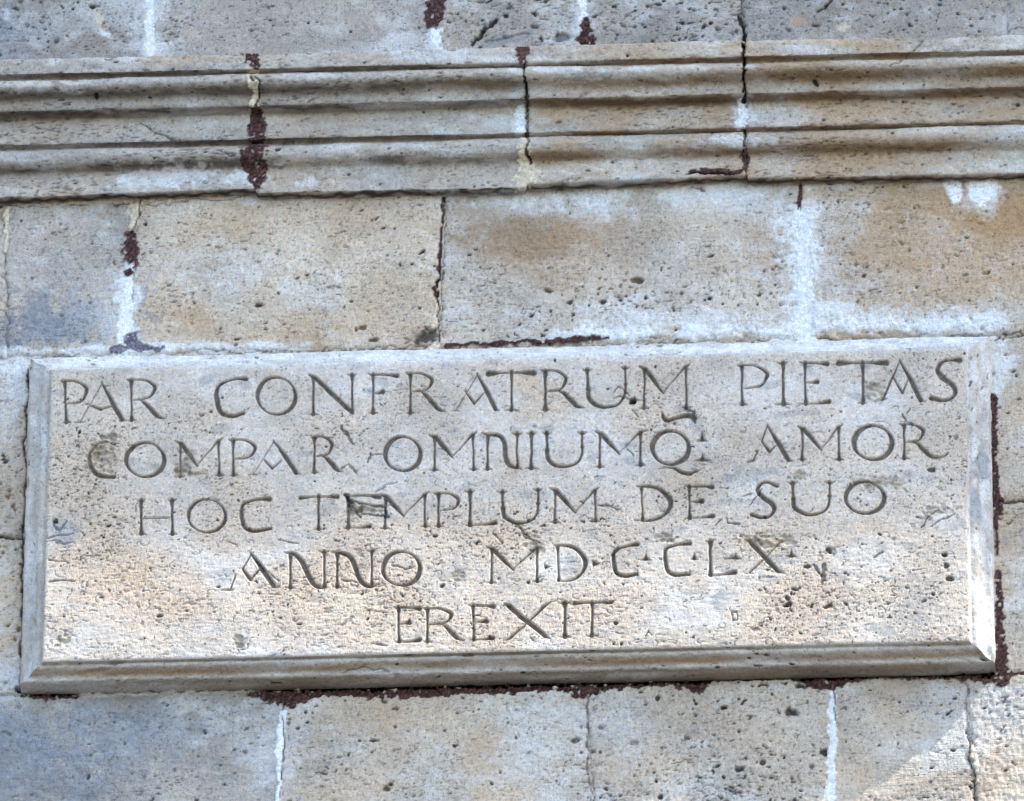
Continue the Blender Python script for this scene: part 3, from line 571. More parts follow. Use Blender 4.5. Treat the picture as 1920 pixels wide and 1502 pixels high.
for x, y, rx, ry, a in [(985, 735, 18, 40, .7), (960, 780, 60, 50, .35), (965, 850, 20, 60, .45), (1180, 700, 60, 22, .3), (1000, 1000, 60, 22, .5), (920, 1105, 45, 30, .5), (300, 1120, 80, 60, .4), (190, 1090, 60, 40, .3), (1700, 1000, 70, 22, .4),
                         (1650, 990, 40, 16, .35), (600, 1150, 60, 40, .35), (960, 1220, 200, 14, .35), (1240, 985, 30, 20, .4), (420, 1010, 60, 30, .3), (780, 985, 60, 20, .35), (190, 930, 30, 20, .3), (1640, 720, 22, 22, .35), (220, 870, 20, 30, .35), (1290, 900, 40, 20, .3)]:
    K.tint(x, y, rx, ry, OCHRE*1.5, a*.6, 0, .9, .6)
for x, y, rx, ry, a in [(1420, 890, 40, 16, .55), (1240, 1010, 22, 10, .5), (1700, 1130, 26, 60, .4), (450, 1200, 12, 16, .7), (840, 1080, 20, 24, .4), (215, 865, 18, 14, .3), (1500, 850, 30, 20, .3), (930, 1100, 16, 12, .5), (1070, 1065, 12, 18, .5),
                         (1580, 1110, 30, 10, .4), (690, 950, 30, 12, .5), (350, 870, 14, 14, .4), (1735, 980, 34, 16, .3), (120, 1000, 24, 22, .3), (1320, 1120, 40, 10, .35)]:
    K.tint(x, y, rx, ry, BLUEG, a*.65, 0, .6, .8, -1.2)
K.tint(940, 668, 900, 12, LIME, .35, 0, .8, .3)
arcs(K, 260, 100, 1800, 700, 980, 2.5, 8, .4); arcs(K, 420, 90, 1810, 985, 1230, 2.5, 10, .5); pits(K, 90, 1420, 1780, 1000, 1200, 1, 3.2, .9); pits(K, 160, 95, 1800, 700, 1220, .8, 2.2, .8)

# ---- letters
def cr(P, n=7):
    P = [np.array(p, float) for p in P]; Q = [2*P[0]-P[1]]+P+[2*P[-1]-P[-2]]; out = []
    for i in range(1, len(Q)-2):
        for t in np.linspace(0, 1, n, endpoint=False):
            a, b, c_, d = Q[i-1], Q[i], Q[i+1], Q[i+2]
            out.append(.5*((2*b)+(c_-a)*t+(2*a-5*b+4*c_-d)*t*t+(3*b-a-3*c_+d)*t**3))
    out.append(P[-1]); return [tuple(o) for o in out]
def stem(xt, yt, xb, yb, w=7, st=(9, 9), sb=(9, 9)):
    L = [[(xt, yt, w+1.5), (lerp(xt, xb, .2), lerp(yt, yb, .2), w*.8), (lerp(xt, xb, .5), lerp(yt, yb, .5), w*.75), (lerp(xt, xb, .85), lerp(yt, yb, .85), w*.85), (xb, yb-1, w+2)]]
    for (a, b), x, y, q in ((st, xt, yt, 1), (sb, xb, yb, -1)):
        if a or b:
            L.append([(x-a, y-q*.5, 2.2), (x, y+q*2.2, 6.5 if q > 0 else 6), (x+b, y-q*.8, 2.2)])
    return L
def bar(x0, y0, x1, y1, wl=7, wr=9, wm=3.6):
    L = [[(x0, y0, wl), (lerp(x0, x1, .3), lerp(y0, y1, .3)-.5, wm), (lerp(x0, x1, .7), lerp(y0, y1, .7)-.8, wm+.4), (x1, y1, wr)]]
    return L
def ring(x0, x1, y0, y1, w=6.0, dw=2.8, ph=.5, a0=0, a1=2*pi):
    cx, cy, rx, ry = (x0+x1)/2, (y0+y1)/2, (x1-x0)/2-w/2, (y1-y0)/2-w/2
    return [[(cx+rx*cos(t), cy-ry*sin(t), w+dw*cos(2*(t-ph-pi/2-.6))) for t in np.linspace(a0, a1, 40)]]
def bowl(pts): return [cr(pts)]
letters = []
def add(ch, *g): letters.append((ch, [p for q in g for p in q]))
def letP(x, yt, yb, xr, ye, w=7, sl=8, tilt=0):
    ym = (yt+ye)/2
    return stem(x, yt+1, x+tilt, yb, w, (0, 0), (sl, sl+2))+[[(x-sl-1, yt-1, 2.5), (x-2, yt+2, 5.5)]]+bowl([(x-5, yt-.5, 4), (lerp(x, xr, .5), yt, 4.5), (xr-3, lerp(yt, ye, .24), 7), (xr-1, lerp(yt, ye, .48), 7.5), (lerp(x, xr, .72), lerp(yt, ye, .88), 5), (x+4, ye, 3.2)])
def letR(x, yt, yb, xr, ye, lx, ly, xl, yl, w=7, sl=7, tilt=0):
    return letP(x, yt, yb, xr, ye, w, sl, tilt)+bowl([(x+7, ye-1, 3), (lx, ly, 5), (lerp(lx, xl, .42), lerp(ly, yl, .52), 9), (lerp(lx, xl, .68), lerp(ly, yl, .86), 8), (xl, yl, 2.2)])
def letM(xl, yt, yb, vx, vy, xr, ytr, ybr, w=6.5, fl=8, fr=10):
    return stem(xl, yt+4, xl-1, yb, w, (0, 0), (9, 9))+[[(xl-fl-2, yt-2, 3), (xl+2, yt+3, 8.5), (lerp(xl, vx, .5), lerp(yt, vy, .5), 8.5), (vx, vy, 5)], [(vx, vy-2, 3), (lerp(vx, xr, .55), lerp(vy, ytr, .55), 3.6), (xr-2, ytr+3, 6.5), (xr+fr-3, ytr-2, 3)]]+stem(xr, ytr+4, xr+1, ybr, w, (0, 0), (9, 9))
def letE(x, yt, yb, xt, ym, xm, xb, w=7, ybr=None):
    ybr = ybr or yb-4
    return stem(x, yt, x+1, yb, w, (0, 0), (8, 0))+[[(x-9, yt-1, 2.5), (x-2, yt+1, 5)]]+bar(x-4, yt, xt, yt+2, 3, 10, 4.5)+[[(x+2, ym, 2.6), (lerp(x, xm, .6), ym-.5, 5), (xm, ym-2, 10)]]+[[(x-5, yb, 3), (lerp(x, xb, .5), yb-.8, 3.5), (xb-1, ybr, 9)]]
def letC(tx, ty, tpx, tpy, lx, ly, bx, by, ex, ey, w=9.5):
    return bowl([(tx, ty, 9), (tpx, tpy+3, 5.5), (lerp(lx, tpx, .25), lerp(tpy, ly, .38), 7), (lx+4, ly, w), (lerp(lx, bx, .35), lerp(ly, by, .68), w), (bx, by-3, 8), (ex, ey-1, 7)])+[[(tx, ty-5, 2.5), (tx-1, ty+4, 2.5)], [(ex+1, ey-7, 2.5), (ex, ey+2, 3)]]
def letA(ax, ay, lx, ly, rx, ry, V, lw=3.6, diam=False, s=8):
    g = [[(ax-1, ay, 4), (lerp(ax, rx, .5), lerp(ay, ry, .5), 9), (rx-2, ry-2, 8.5)], [(rx-s, ry+.5, 2), (rx, ry-1, 4.5), (rx+s, ry, 2)], [(lx-s-2, ly+.5, 2), (lx, ly-1, 4), (lx+s, ly, 2)]]
    g += [[(ax-1, ay+3, 3.2), (lerp(ax, lx, .5), lerp(ay, ly, .5), lw), (lx, ly-2, lw+.5)]]
    if V: g += [[(V[0][0], V[0][1], 4), (V[1][0], V[1][1], 6.5)], [(V[1][0], V[1][1], 5.5), (V[2][0], V[2][1], 3.2)]]
    return g
def tri(x0, x1, ya, yb, xa=None): xa = xa or (x0+x1)/2; return [[(xa, ya, 1), (xa, yb-4, 9)], [(x0, yb-1, 1.5), (xa, yb-4, 8), (x1, yb-1, 1.5)]]
def letN(xl, yt, yb, xr, ytr, ybr): return stem(xl, yt+3, xl, yb, 7, (0, 0), (9, 10))+[[(xl-9, yt-2, 3), (xl+2, yt+3, 8), (lerp(xl, xr, .5), lerp(yt, yb, .48), 10), (xr-1, yb-4, 8)]]+stem(xr, ytr, xr, ybr, 7, (9, 8), (0, 0))
def letNs(xl, yt, yb, pts, xr, ytr, ybr): return stem(xl, yt+3, xl, yb, 7, (0, 0), (9, 9))+bowl([(xl-11, yt-2, 3)]+pts)+stem(xr, ytr, xr, ybr, 6.5, (10, 9), (0, 0))
def letU(xl, yt, xb, yb, xr, ytr, w=8): return stem(xl, yt, xl+1, lerp(yt, yb, .5), w, (9, 9), (0, 0))+bowl([(xl+1, lerp(yt, yb, .45), w), (xl+3, lerp(yt, yb, .72), w+.5), (lerp(xl, xb, .45), yb-8, 8), (xb, yb-3, 6.5), (lerp(xb, xr, .65), yb-9, 6), (xr-1, lerp(yt, yb, .62), 6), (xr, lerp(yt, yb, .3), 6)])+stem(xr, ytr, xr, lerp(ytr, yb, .4), 6.5, (9, 9), (0, 0))
# line 1
add('P', letP(121, 715, 792, 163, 757, 7, 7, 3)); add('A', letA(191, 717, 150, 792, 230, 789, [(168, 760), (189, 767), (212, 760)], 2.8))
K_extra = []
add('R', letR(246, 712, 788, 290, 750, 265, 750, 311, 785)); add('C', letC(461, 710, 440, 708, 402, 745, 434, 783, 457, 775)); add('O', ring(479, 557, 704, 780, 6.5, 2.5))
add('N', letN(587, 704, 777, 660, 702, 774)); add('F', stem(699, 702, 699, 774, 7, (0, 0), (9, 9))+[[(690, 700, 2.5), (698, 703, 5)]]+bar(694, 702, 744, 704, 3, 9, 5)+[[(701, 737, 2.5), (709, 736, 6), (717, 734, 10)]])
add('R', letR(769, 700, 774, 810, 734, 790, 733, 837, 772)); add('A', letA(895, 700, 855, 770, 931, 769, [(872, 732), (889, 756), (908, 735)], 2.8, s=6))
add('T', bar(916, 700, 1000, 699, 12, 12, 4)+stem(959, 697, 959, 769, 7, (0, 0), (13, 14))); add('R', letR(1022, 695, 768, 1061, 734, 1050, 732, 1096, 765, 8))
add('U', letU(1101, 693, 1136, 766, 1172, 689)); add('M', letM(1208, 689, 765, 1244, 737, 1286, 684, 764))
add('P', letP(1391, 685, 758, 1438, 728)); add('I', stem(1468, 680, 1469, 758, 8, (12, 9), (17, 14))); add('E', letE(1509, 680, 757, 1551, 717, 1532, 1555))
add('T', bar(1572, 681, 1661, 680, 12, 12, 4.5)+stem(1617, 680, 1618, 755, 8, (0, 0), (10, 8))); add('A', letA(1687, 674, 1656, 748, 1728, 752, [(1674, 706), (1692, 736), (1701, 712)], 5.5))
add('S', bowl([(1799, 675, 11), (1780, 675, 6), (1765, 680, 7), (1758, 693, 9), (1768, 708, 10.5), (1786, 721, 10), (1791, 734, 9), (1784, 746, 7), (1768, 751, 7.5), (1746, 746, 10)])+[[(1799, 672, 3), (1797, 682, 3)], [(1744, 739, 3), (1746, 750, 3)]])
# line 2
add('C', bowl([(216, 832, 5), (200, 828, 4), (180, 834, 4.5), (168, 850, 7), (170, 874, 9), (186, 891, 9.5), (214, 894, 8)])+[[(216, 886, 2.5), (214, 896, 3)]]); add('O', ring(233, 311, 826, 897, 7, 2.5))
add('M', letM(338, 829, 893, 370, 873, 410, 824, 891)); add('P', letP(437, 825, 891, 478, 861)); add('A', letA(514, 825, 475, 890, 557, 888, [(495, 862), (511, 878), (527, 864)], 2.6))
add('R', letR(589, 819, 886, 623, 855, 605, 854, 644, 884)); add('O', ring(718, 792, 815, 886, 7.5, 2.8)); add('M', letM(815, 817, 881, 849, 857, 887, 812, 880))
add('N', letNs(914, 814, 880, [(917, 815, 6), (935, 817, 8), (945, 830, 9), (948, 856, 9), (955, 871, 9), (978, 879, 3)], 969, 812, 876)); add('I', stem(996, 812, 996, 878, 8, (10, 9), (13, 14)))
add('U', letU(1025, 812, 1054, 878, 1091, 811)); add('M', letM(1125, 810, 875, 1161, 851, 1200, 808, 872, 7, 8, 17)); 
add('Q', ring(1219, 1295, 804, 874, 8, 2.5)+bowl([(1234, 879, 2), (1250, 876, 3.5), (1264, 877, 6), (1276, 885, 8), (1292, 888, 7.5), (1304, 883, 5), (1317, 879, 2)])+bowl([(1241, 772, 4), (1244, 783, 8), (1252, 788, 8), (1268, 784, 7), (1286, 780, 9), (1298, 783, 10), (1303, 793, 5)]))
add('dot', tri(1304, 1327, 809, 828, 1316)); add('dot', tri(1302, 1333, 848, 865, 1317))
add('A', [[(1438, 797, 4), (1460, 832, 9.5), (1479, 862, 9)], [(1474, 866, 2), (1480, 863, 5), (1489, 864, 2.5)], [(1438, 799, 4), (1428, 827, 4.5)], [(1428, 827, 4), (1442, 846, 7)], [(1442, 846, 5), (1457, 833, 3.6)], [(1421, 845, 4), (1411, 863, 5)], [(1399, 866, 2.5), (1407, 864, 5), (1414, 862, 5)]])
add('M', letM(1505, 801, 861, 1540, 843, 1572, 798, 862, 7)); add('O', ring(1597, 1676, 794, 865, 8, 2.8)); add('R', letP(1695, 796, 859, 1731, 829)+bowl([(1703, 828, 3), (1718, 830, 6), (1732, 843, 8.5), (1745, 855, 8), (1760, 858, 5.5), (1770, 855, 4), (1777, 849, 5)]))
# line 3
add('H', stem(264, 938, 265, 1001, 7.5, (8, 7), (7, 8))+stem(322, 937, 323, 1001, 7.5, (8, 8), (8, 8))+[[(267, 972, 3.5), (295, 971, 4), (319, 970, 3.5)]]); add('O', ring(350, 425, 933, 1001, 6, 2)); add('C', letC(506, 936, 482, 933, 449, 962, 476, 998, 507, 991, 8))
add('T', bar(563, 933, 632, 931, 8, 9, 4)+stem(597, 930, 597, 992, 7, (0, 0), (10, 6))); add('E', letE(652, 929, 990, 710, 957, 676, 694, 8)); add('M', letM(722, 928, 990, 757, 968, 796, 924, 987))
add('P', letP(822, 925, 986, 860, 957)); add('L', stem(881, 921, 881, 985, 8, (11, 9), (8, 0))+[[(876, 985, 3), (905, 984, 4), (928, 980, 9)]]); add('U', letU(942, 922, 974, 984, 1008, 917)); add('M', letM(1041, 917, 979, 1079, 961, 1115, 916, 977))
add('D', stem(1203, 914, 1204, 973, 6, (0, 0), (0, 0))+bowl([(1193, 911, 3), (1210, 911, 6), (1233, 915, 7), (1252, 930, 9), (1257, 946, 9), (1243, 966, 7), (1220, 975, 6), (1189, 975, 3)])); add('E', letE(1292, 911, 971, 1335, 941, 1316, 1337, 7))
add('S', bowl([(1457, 911, 8), (1445, 905, 6), (1430, 905, 6), (1420, 918, 8), (1430, 932, 9.5), (1446, 943, 9.5), (1451, 956, 8.5), (1440, 969, 6.5), (1424, 970, 7), (1410, 965, 8)])); add('U', letU(1486, 904, 1520, 968, 1555, 904)); add('O', ring(1582, 1661, 899, 966, 7.5, 2))
# line 4
add('A', [[(470, 1037, 5), (490, 1065, 10), (513, 1098, 9)], [(504, 1103, 2), (514, 1101, 5), (526, 1102, 2)], [(470, 1039, 4), (455, 1065, 5)], [(454, 1065, 5), (469, 1086, 8)], [(469, 1086, 6), (487, 1066, 5)], [(442, 1077, 3.5), (433, 1103, 4.5)], [(415, 1106, 2.5), (430, 1105, 5), (438, 1105, 3)]])
add('N', letNs(544, 1038, 1102, [(550, 1038, 8), (564, 1050, 9.5), (573, 1068, 10), (584, 1090, 10), (597, 1100, 8), (612, 1102, 3)], 608, 1034, 1099)); add('N', letNs(632, 1036, 1100, [(640, 1036, 7), (656, 1044, 9), (666, 1062, 9.5), (672, 1082, 9.5), (684, 1096, 9), (697, 1099, 7), (708, 1095, 3)], 697, 1032, 1095))
add('O', ring(714, 791, 1030, 1101, 7.5, 2.8)); add('M', letM(922, 1027, 1092, 962, 1068, 1006, 1024, 1090)); add('dot', [[(1020, 1057, 2), (1024, 1062, 8), (1033, 1062, 2)], [(1021, 1067, 2), (1024, 1062, 8)]])
add('D', stem(1046, 1025, 1047, 1088, 6, (0, 0), (0, 0))+bowl([(1039, 1022, 3), (1060, 1023, 6), (1082, 1030, 8), (1096, 1048, 9), (1095, 1066, 8), (1080, 1084, 6), (1064, 1089, 4), (1048, 1089, 3)])); add('dot', [[(1111, 1050, 2), (1114, 1056, 9), (1125, 1056, 2)], [(1111, 1062, 2), (1114, 1057, 8)]])
add('C', letC(1195, 1020, 1176, 1021, 1146, 1050, 1172, 1083, 1194, 1077, 8)); add('dot', tri(1201, 1221, 1036, 1051)); add('C', letC(1293, 1018, 1270, 1018, 1243, 1044, 1267, 1080, 1292, 1077, 8)); add('dot', tri(1294, 1309, 1036, 1050)); add('L', stem(1331, 1015, 1332, 1078, 8, (9, 5), (6, 0))+[[(1328, 1079, 3), (1355, 1077, 4), (1378, 1073, 9)]])
add('dot', tri(1357, 1391, 1036, 1049, 1379)); add('X', [[(1397, 1011, 3), (1405, 1014, 8), (1435, 1046, 10), (1458, 1070, 8), (1472, 1075, 2)], [(1473, 1010, 3), (1462, 1015, 5), (1438, 1042, 3.8), (1405, 1073, 5)], [(1400, 1076, 2), (1412, 1075, 2)]]); add('dot', tri(1473, 1494, 1029, 1045))
# line 5
add('E', letE(747, 1139, 1203, 786, 1169, 767, 787, 7)+[[(742, 1203, 4), (765, 1203, 5.5), (785, 1201, 8)]]); add('R', letR(801, 1141, 1203, 846, 1171, 830, 1170, 870, 1200)); add('E', letE(887, 1135, 1200, 925, 1166, 911, 924, 7))
add('X', [[(945, 1132, 3), (955, 1137, 9), (988, 1165, 10), (1022, 1192, 9), (1031, 1197, 3)], [(1032, 1129, 3), (1018, 1138, 7), (988, 1168, 4.5), (955, 1197, 6), (943, 1201, 2)]]); add('I', stem(1059, 1130, 1059, 1194, 8, (13, 11), (9, 11))); add('T', bar(1077, 1131, 1146, 1129, 8, 8, 4.5)+stem(1110, 1130, 1110, 1192, 7, (0, 0), (9, 11)))
for k, (ch, segs) in enumerate(letters):
    for p in segs:
        w, d, h = K.line(p, .35)
        if w is None: continue
        dep = np.clip((h+.75+.5*sm(2.8, 4.5, h)-d)*1.9, 0, 8); cur = K.U[w]; better = dep > cur
        K.U[w] = np.where(better, dep, cur); K.I[w] = np.where(better & (dep > .25), k, K.I[w])
gr = K.U
K.H = K.H*(1-.75*sm(0, 1.5, gr))-gr+.10*t1*(gr > 0)
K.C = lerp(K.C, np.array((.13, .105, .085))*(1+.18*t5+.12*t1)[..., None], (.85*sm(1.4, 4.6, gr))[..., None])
K.I[K.I < 0] = -1
# damage on the face, over the lettering
def kc(*p, dep=3, amt=.7, col=(.07, .075, .085), wob=1.5): K.crack(list(p), dep, col, amt, wob)
kc((652, 928, 8), (656, 945, 10), (668, 962, 8), (676, 970, 4), dep=6, amt=.85); kc((655, 938, 4), (680, 946, 3), (705, 952, 5), (722, 950, 5), (732, 946, 3), dep=4, amt=.85); kc((676, 960, 4), (700, 964, 3), (728, 967, 4), dep=4, amt=.8); kc((722, 935, 4), (724, 960, 5), dep=4, amt=.85)
kc((700, 925, 3), (720, 910, 4), (745, 904, 3), dep=2, amt=.5); kc((640, 800, 6), (652, 816, 8), (658, 830, 5), dep=3, amt=.65); kc((690, 865, 5), (694, 855, 4), (715, 852, 3), dep=3, amt=.6); kc((642, 878, 4), (655, 872, 3), (668, 886, 4), dep=2.5, amt=.6)
kc((1286, 765, 5), (1300, 776, 6), (1304, 788, 4), dep=3, amt=.75); kc((1150, 735, 3), (1160, 722, 2), (1172, 732, 3), (1180, 740, 3), dep=3, amt=.6); kc((1150, 745, 3), (1180, 745, 4), (1210, 748, 3), dep=2, amt=.5)
K.pit(1187, 752, 9, 12, .95); K.pit(104, 976, 7, 10, .95); K.pit(149, 810, 6, 6, .9, .8); kc((100, 985, 3), (112, 995, 4), (125, 978, 2), dep=3); kc((90, 1008, 2.5), (110, 1003, 4), (135, 1001, 2), dep=3, amt=.6); kc((90, 1015, 2), (120, 1018, 3), (140, 1016, 2), dep=2, amt=.5)
K.tint(112, 1005, 24, 26, BLUEG*1.6, .45, 0, .6, .6, -1.5)
for x, y, rx, ry, dp in [(1640, 735, 16, 22, 5), (1648, 750, 10, 8, 6), (1660, 700, 8, 14, 3), (188, 852, 22, 22, 4), (205, 818, 14, 8, 5), (350, 868, 16, 22, 3), (365, 885, 24, 12, 2), (180, 845, 10, 14, 3), (1430, 1010, 40, 12, 3), (1240, 1005, 26, 9, 4), (1500, 888, 10, 18, 4), (1760, 960, 30, 12, 2), (1560, 1030, 18, 12, 3), (690, 955, 34, 14, 3), (855, 1082, 14, 10, 3), (448, 1200, 9, 14, 4), (1650, 905, 30, 14, 2), (1005, 1015, 16, 18, 3), (120, 1200, 20, 12, 2.5)]:
    w, m = K.blob(x, y, rx, ry, 0, .35, .7)
    K.H[w] -= m*(dp*.5+1.6*t5[w]+1.0*t4[w]); K.C[w] = lerp(K.C[w], (np.array((.34, .28, .21))*(1+.35*t5[w][..., None])).clip(.03, .6), (m*.6)[..., None])
for p in [((1428, 918, 2), (1405, 948, 2)), ((970, 985, 3), (985, 1000, 5), (1000, 1014, 3)), ((925, 1000, 3), (940, 1022, 3)), ((1725, 990, 3), (1735, 972, 2), (1760, 955, 2)), ((1745, 985, 2), (1790, 965, 2)), ((1120, 945, 4), (1140, 950, 5), (1160, 955, 3)), ((1545, 1060, 8), (1543, 1095, 5)), ((1525, 1058, 7), (1530, 1068, 5), (1540, 1075, 4)),
          ((1340, 985, 3), (1350, 970, 2)), ((1358, 968, 3), (1362, 978, 2), (1385, 982, 3)), ((1370, 1150, 3), (1380, 1148, 3), (1382, 1163, 3), (1372, 1165, 3), (1369, 1152, 3)), ((1210, 1192, 3), (1218, 1184, 3), (1224, 1192, 3)), ((1190, 855, 2), (1175, 842, 2)), ((1195, 783, 2), (1185, 770, 2)), ((1690, 776, 4), (1700, 790, 5), (1712, 795, 5)), ((1700, 775, 2), (1706, 765, 3)),
          ((85, 860, 2), (105, 858, 3), (112, 864, 2)), ((245, 805, 3), (258, 802, 2)), ((475, 1050, 2), (520, 1090, 2)), ((640, 1085, 2), (670, 1092, 3)), ((520, 1010, 2), (560, 1020, 2)), ((1146, 1042, 5), (1162, 1036, 4)), ((1395, 930, 2), (1412, 925, 2)), ((1640, 1045, 3), (1655, 1035, 3)), ((92, 1050, 2), (130, 1055, 2)), ((90, 1090, 2.5), (140, 1088, 2)), ((735, 1060, 3), (760, 1068, 4), (775, 1062, 3)), ((700, 1205, 2), (725, 1210, 2)), ((420, 1010, 2), (445, 1020, 2))]:
    kc(*p, dep=2.8, amt=.65)
for p in [(1553, 1031, 6, 1.5, -35), (1479, 1132, 6), (1484, 1113, 6, .7), (1492, 1105, 6, 2, 0), (1476, 1122, 5), (1553, 1136, 5, 1.8, 30), (1586, 1132, 5, 1.6, -40), (1521, 1137, 4), (1512, 1062, 5, 1.6), (1750, 1115, 5), (1775, 1060, 7), (1780, 1085, 7, 1.5), (1770, 1040, 6), (1155, 1168, 5), (990, 1092, 4), (831, 1097, 6, 1.5), (1165, 1207, 4), (1150, 1207, 3), (1335, 1035, 2), (417, 745, 3), (395, 771, 4), (1436, 766, 5, 1.6), (1530, 1010, 3), (1040, 676, 5, .7), (770, 777, 3), (1300, 1195, 3), (690, 1160, 4), (560, 1170, 4, 2), (350, 1145, 3, 1.8), (410, 1100, 3, 2), (190, 1120, 3, 2), (300, 1155, 4, 2.2), (815, 1005, 5, 1.5), (1745, 880, 6, 1.5)]:
    K.pit(p[0], p[1], p[2], 4, .85, p[3] if len(p) > 3 else 1, p[4] if len(p) > 4 else 0)
# worn edge of the panel
ed = np.minimum(np.minimum(K.A-X0, X0+WT-K.A), np.minimum(K.B-(ZT-HT), ZT-K.B))
K.H -= 1.6*np.exp(-ed/1.6)+1.8*sm(1.6, 2.6, K.J[0]+.4*K.J[3])*np.exp(-ed/4)
K.H[ed < .01] = -2.0
posK = np.stack([K.A/1000, -(DP+K.H)/1000, K.B/1000+ZC], 2)
panel_holder = []
kn = {}
def nm_tab(i):
    if i < 0: return 'inscribed_panel', M_panel, None, None
    return 'carved_letter', M_panel, None, None
WORDS = []
for w_ in ('PAR', 'CONFRATRUM', 'PIETAS', 'COMPAR', 'OMNIUMQ..', 'AMOR', 'HOC', 'TEMPLUM', 'DE', 'SUO', 'ANNO', 'M.D.C.C.L.X.', 'EREXIT'): WORDS += [w_.strip('.')]*len(w_)
assert len(WORDS) == len(letters), (len(WORDS), len(letters))
objs = emit_field(K, posK, nm_tab)
panel = objs[-1]; attach(panel, TAB)
for i, o in objs.items():
    if i >= 0:
        o.parent = panel
        # panel and letters keep world coordinates: undo the tablet's offset for the child
        o.matrix_parent_inverse = Matrix.Identity(4)
        ch = letters[i][0]; wd_ = WORDS[i]
        o['label'] = ('incised triangular dot' if ch == 'dot' else 'incised pair of triangular points' if ch == 'colon' else 'incised capital letter %s of %s' % (ch, wd_))

# ---- the moulded frame round the panel: four mitred lengths
fr = [(0, 70), (.8, 68), (2.0, 60.5), (4, 60), (8, 60.6), (12, 60), (16, 57.8), (19.5, 53.4), (22.5, 48.5), (26, 44), (30, 41.2), (34, 40), (38, 39.6), (41.5, 38), (44, 33), (44.6, 26), (45, 14), (45.2, 0), (45.4, -8)]
fo = np.array([p[0] for p in fr], float); fd = np.array([p[1] for p in fr], float)
fs = np.concatenate([[0], np.cumsum(np.hypot(np.diff(fo), np.diff(fd)))]); fN = np.arange(0, fs[-1]+1.9, 2.0).clip(0, fs[-1])
x0, x1, z0, z1 = X0, X0+WT, ZT-HT, ZT
EXT = {'bottom': (1, 1, .62), 'right': (.62, 1, 1), 'top': (1, 1, 1), 'left': (1, .62, 1)}
sides = [('bottom', (x0, z0), (x1, z0), (0, -1)), ('right', (x1, z0), (x1, z1), (1, 0)), ('top', (x1, z1), (x0, z1), (0, 1)), ('left', (x0, z1), (x0, z0), (-1, 0))]
for k, (nm, pa, pb, out) in enumerate(sides):
    Ls = sqrt((pb[0]-pa[0])**2+(pb[1]-pa[1])**2); tx, tz = (pb[0]-pa[0])/Ls, (pb[1]-pa[1])/Ls
    if nm == 'bottom': tm = lambda x, y: (x-80., (y-(1241-.0227*(x-80)))*1.35)
    elif nm == 'right': tm = lambda x, y: ((1201-y)*1.155, (x-1816)*1.4)
    elif nm == 'top': tm = lambda x, y: (1812-x, 20+0*x)
    else: tm = lambda x, y: ((y-690)*1.155, (88-x)*1.4)
    Q = Field(0, Ls, 0, fN[-1], 2.4, 2.0, 50+k, tm)
    q1 = Q.noise(2.4, 3); q2 = Q.noise(10, 4); q3 = Q.noise(80, 30); q4 = Q.noise(200, 20); g1 = Q.noise(60, 14); g2 = Q.noise(14, 7); s1 = Q.noise(2.4); s2 = Q.noise(5, 3)
    o_ = interp(Q.b, fs, fo); d_ = interp(Q.b, fs, fd)
    ps = sm(2.4, 2.8, s2+.3*g1); ps2 = sm(1.9, 2.5, s1)
    Q.H = .22*q1+.30*q2+.75*q3+.5*q4-2.2*ps-.7*ps2
    for oc_, wd_ in ((43.5, 4), (1.5, 3), (20, 4)): Q.H -= (4.5*sm(1.3, 2.4, .6*Q.J[0]+.8*Q.J[3])+1.8*sm(1.0, 2.2, Q.J[0])+.4*sm(-1, 1, Q.J[2]))*np.exp(-((o_-oc_)/wd_)**2)[:, None]
    c = (lerp(BEIGE, GREY, .75)*1.04)[None, None]*(1+.05*g2+.04*q3)[..., None]
    c = lerp(c, LIME*.9, np.clip(.45*sm(-.5, 2, -g1+.6*g2-.4*q4), 0, 1)[..., None])
    if nm == 'bottom':
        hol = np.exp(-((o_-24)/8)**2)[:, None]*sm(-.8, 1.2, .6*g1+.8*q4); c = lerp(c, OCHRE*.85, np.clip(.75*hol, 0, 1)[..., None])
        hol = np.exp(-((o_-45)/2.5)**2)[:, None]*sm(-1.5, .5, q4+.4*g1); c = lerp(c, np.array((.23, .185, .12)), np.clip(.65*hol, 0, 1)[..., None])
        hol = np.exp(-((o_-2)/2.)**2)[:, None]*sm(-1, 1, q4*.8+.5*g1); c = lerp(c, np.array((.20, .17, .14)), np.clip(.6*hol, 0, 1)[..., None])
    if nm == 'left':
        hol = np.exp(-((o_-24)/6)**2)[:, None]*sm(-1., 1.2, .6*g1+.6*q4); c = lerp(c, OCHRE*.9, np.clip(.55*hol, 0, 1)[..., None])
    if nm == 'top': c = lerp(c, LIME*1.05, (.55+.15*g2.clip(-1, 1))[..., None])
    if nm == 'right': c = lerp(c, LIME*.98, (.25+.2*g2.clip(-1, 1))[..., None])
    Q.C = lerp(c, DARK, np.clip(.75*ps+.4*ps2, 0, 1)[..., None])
    if nm == 'bottom':
        for x, y, r, e in [(968, 1268, 6, 1), (1393, 1230, 5, 1.4), (1408, 1232, 5, 1.4), (1375, 1238, 5, 1), (1310, 1257, 5, 1.4), (1443, 1250, 5, 1.2), (1385, 1254, 6, 2), (1785, 1240, 7, 1.2), (1810, 1228, 6, 1), (395, 1233, 6, .6), (1035, 1217, 5, 1), (1098, 1219, 6, .8), (530, 1290, 4, 3), (740, 1250, 4, 1), (760, 1230, 5, 2)]: Q.pit(x, y, r, 4, .85, e)
        Q.crack([(644, 1268, 3), (660, 1258, 2), (690, 1257, 3), (730, 1262, 3)], 2, amt=.4); Q.crack([(975, 1268, 2), (985, 1262, 2), (992, 1268, 2), (984, 1275, 2), (976, 1270, 2)], 2, amt=.6)
        arcs(Q, 60, 100, 1800, 1225, 1290, 2, 6, .5)
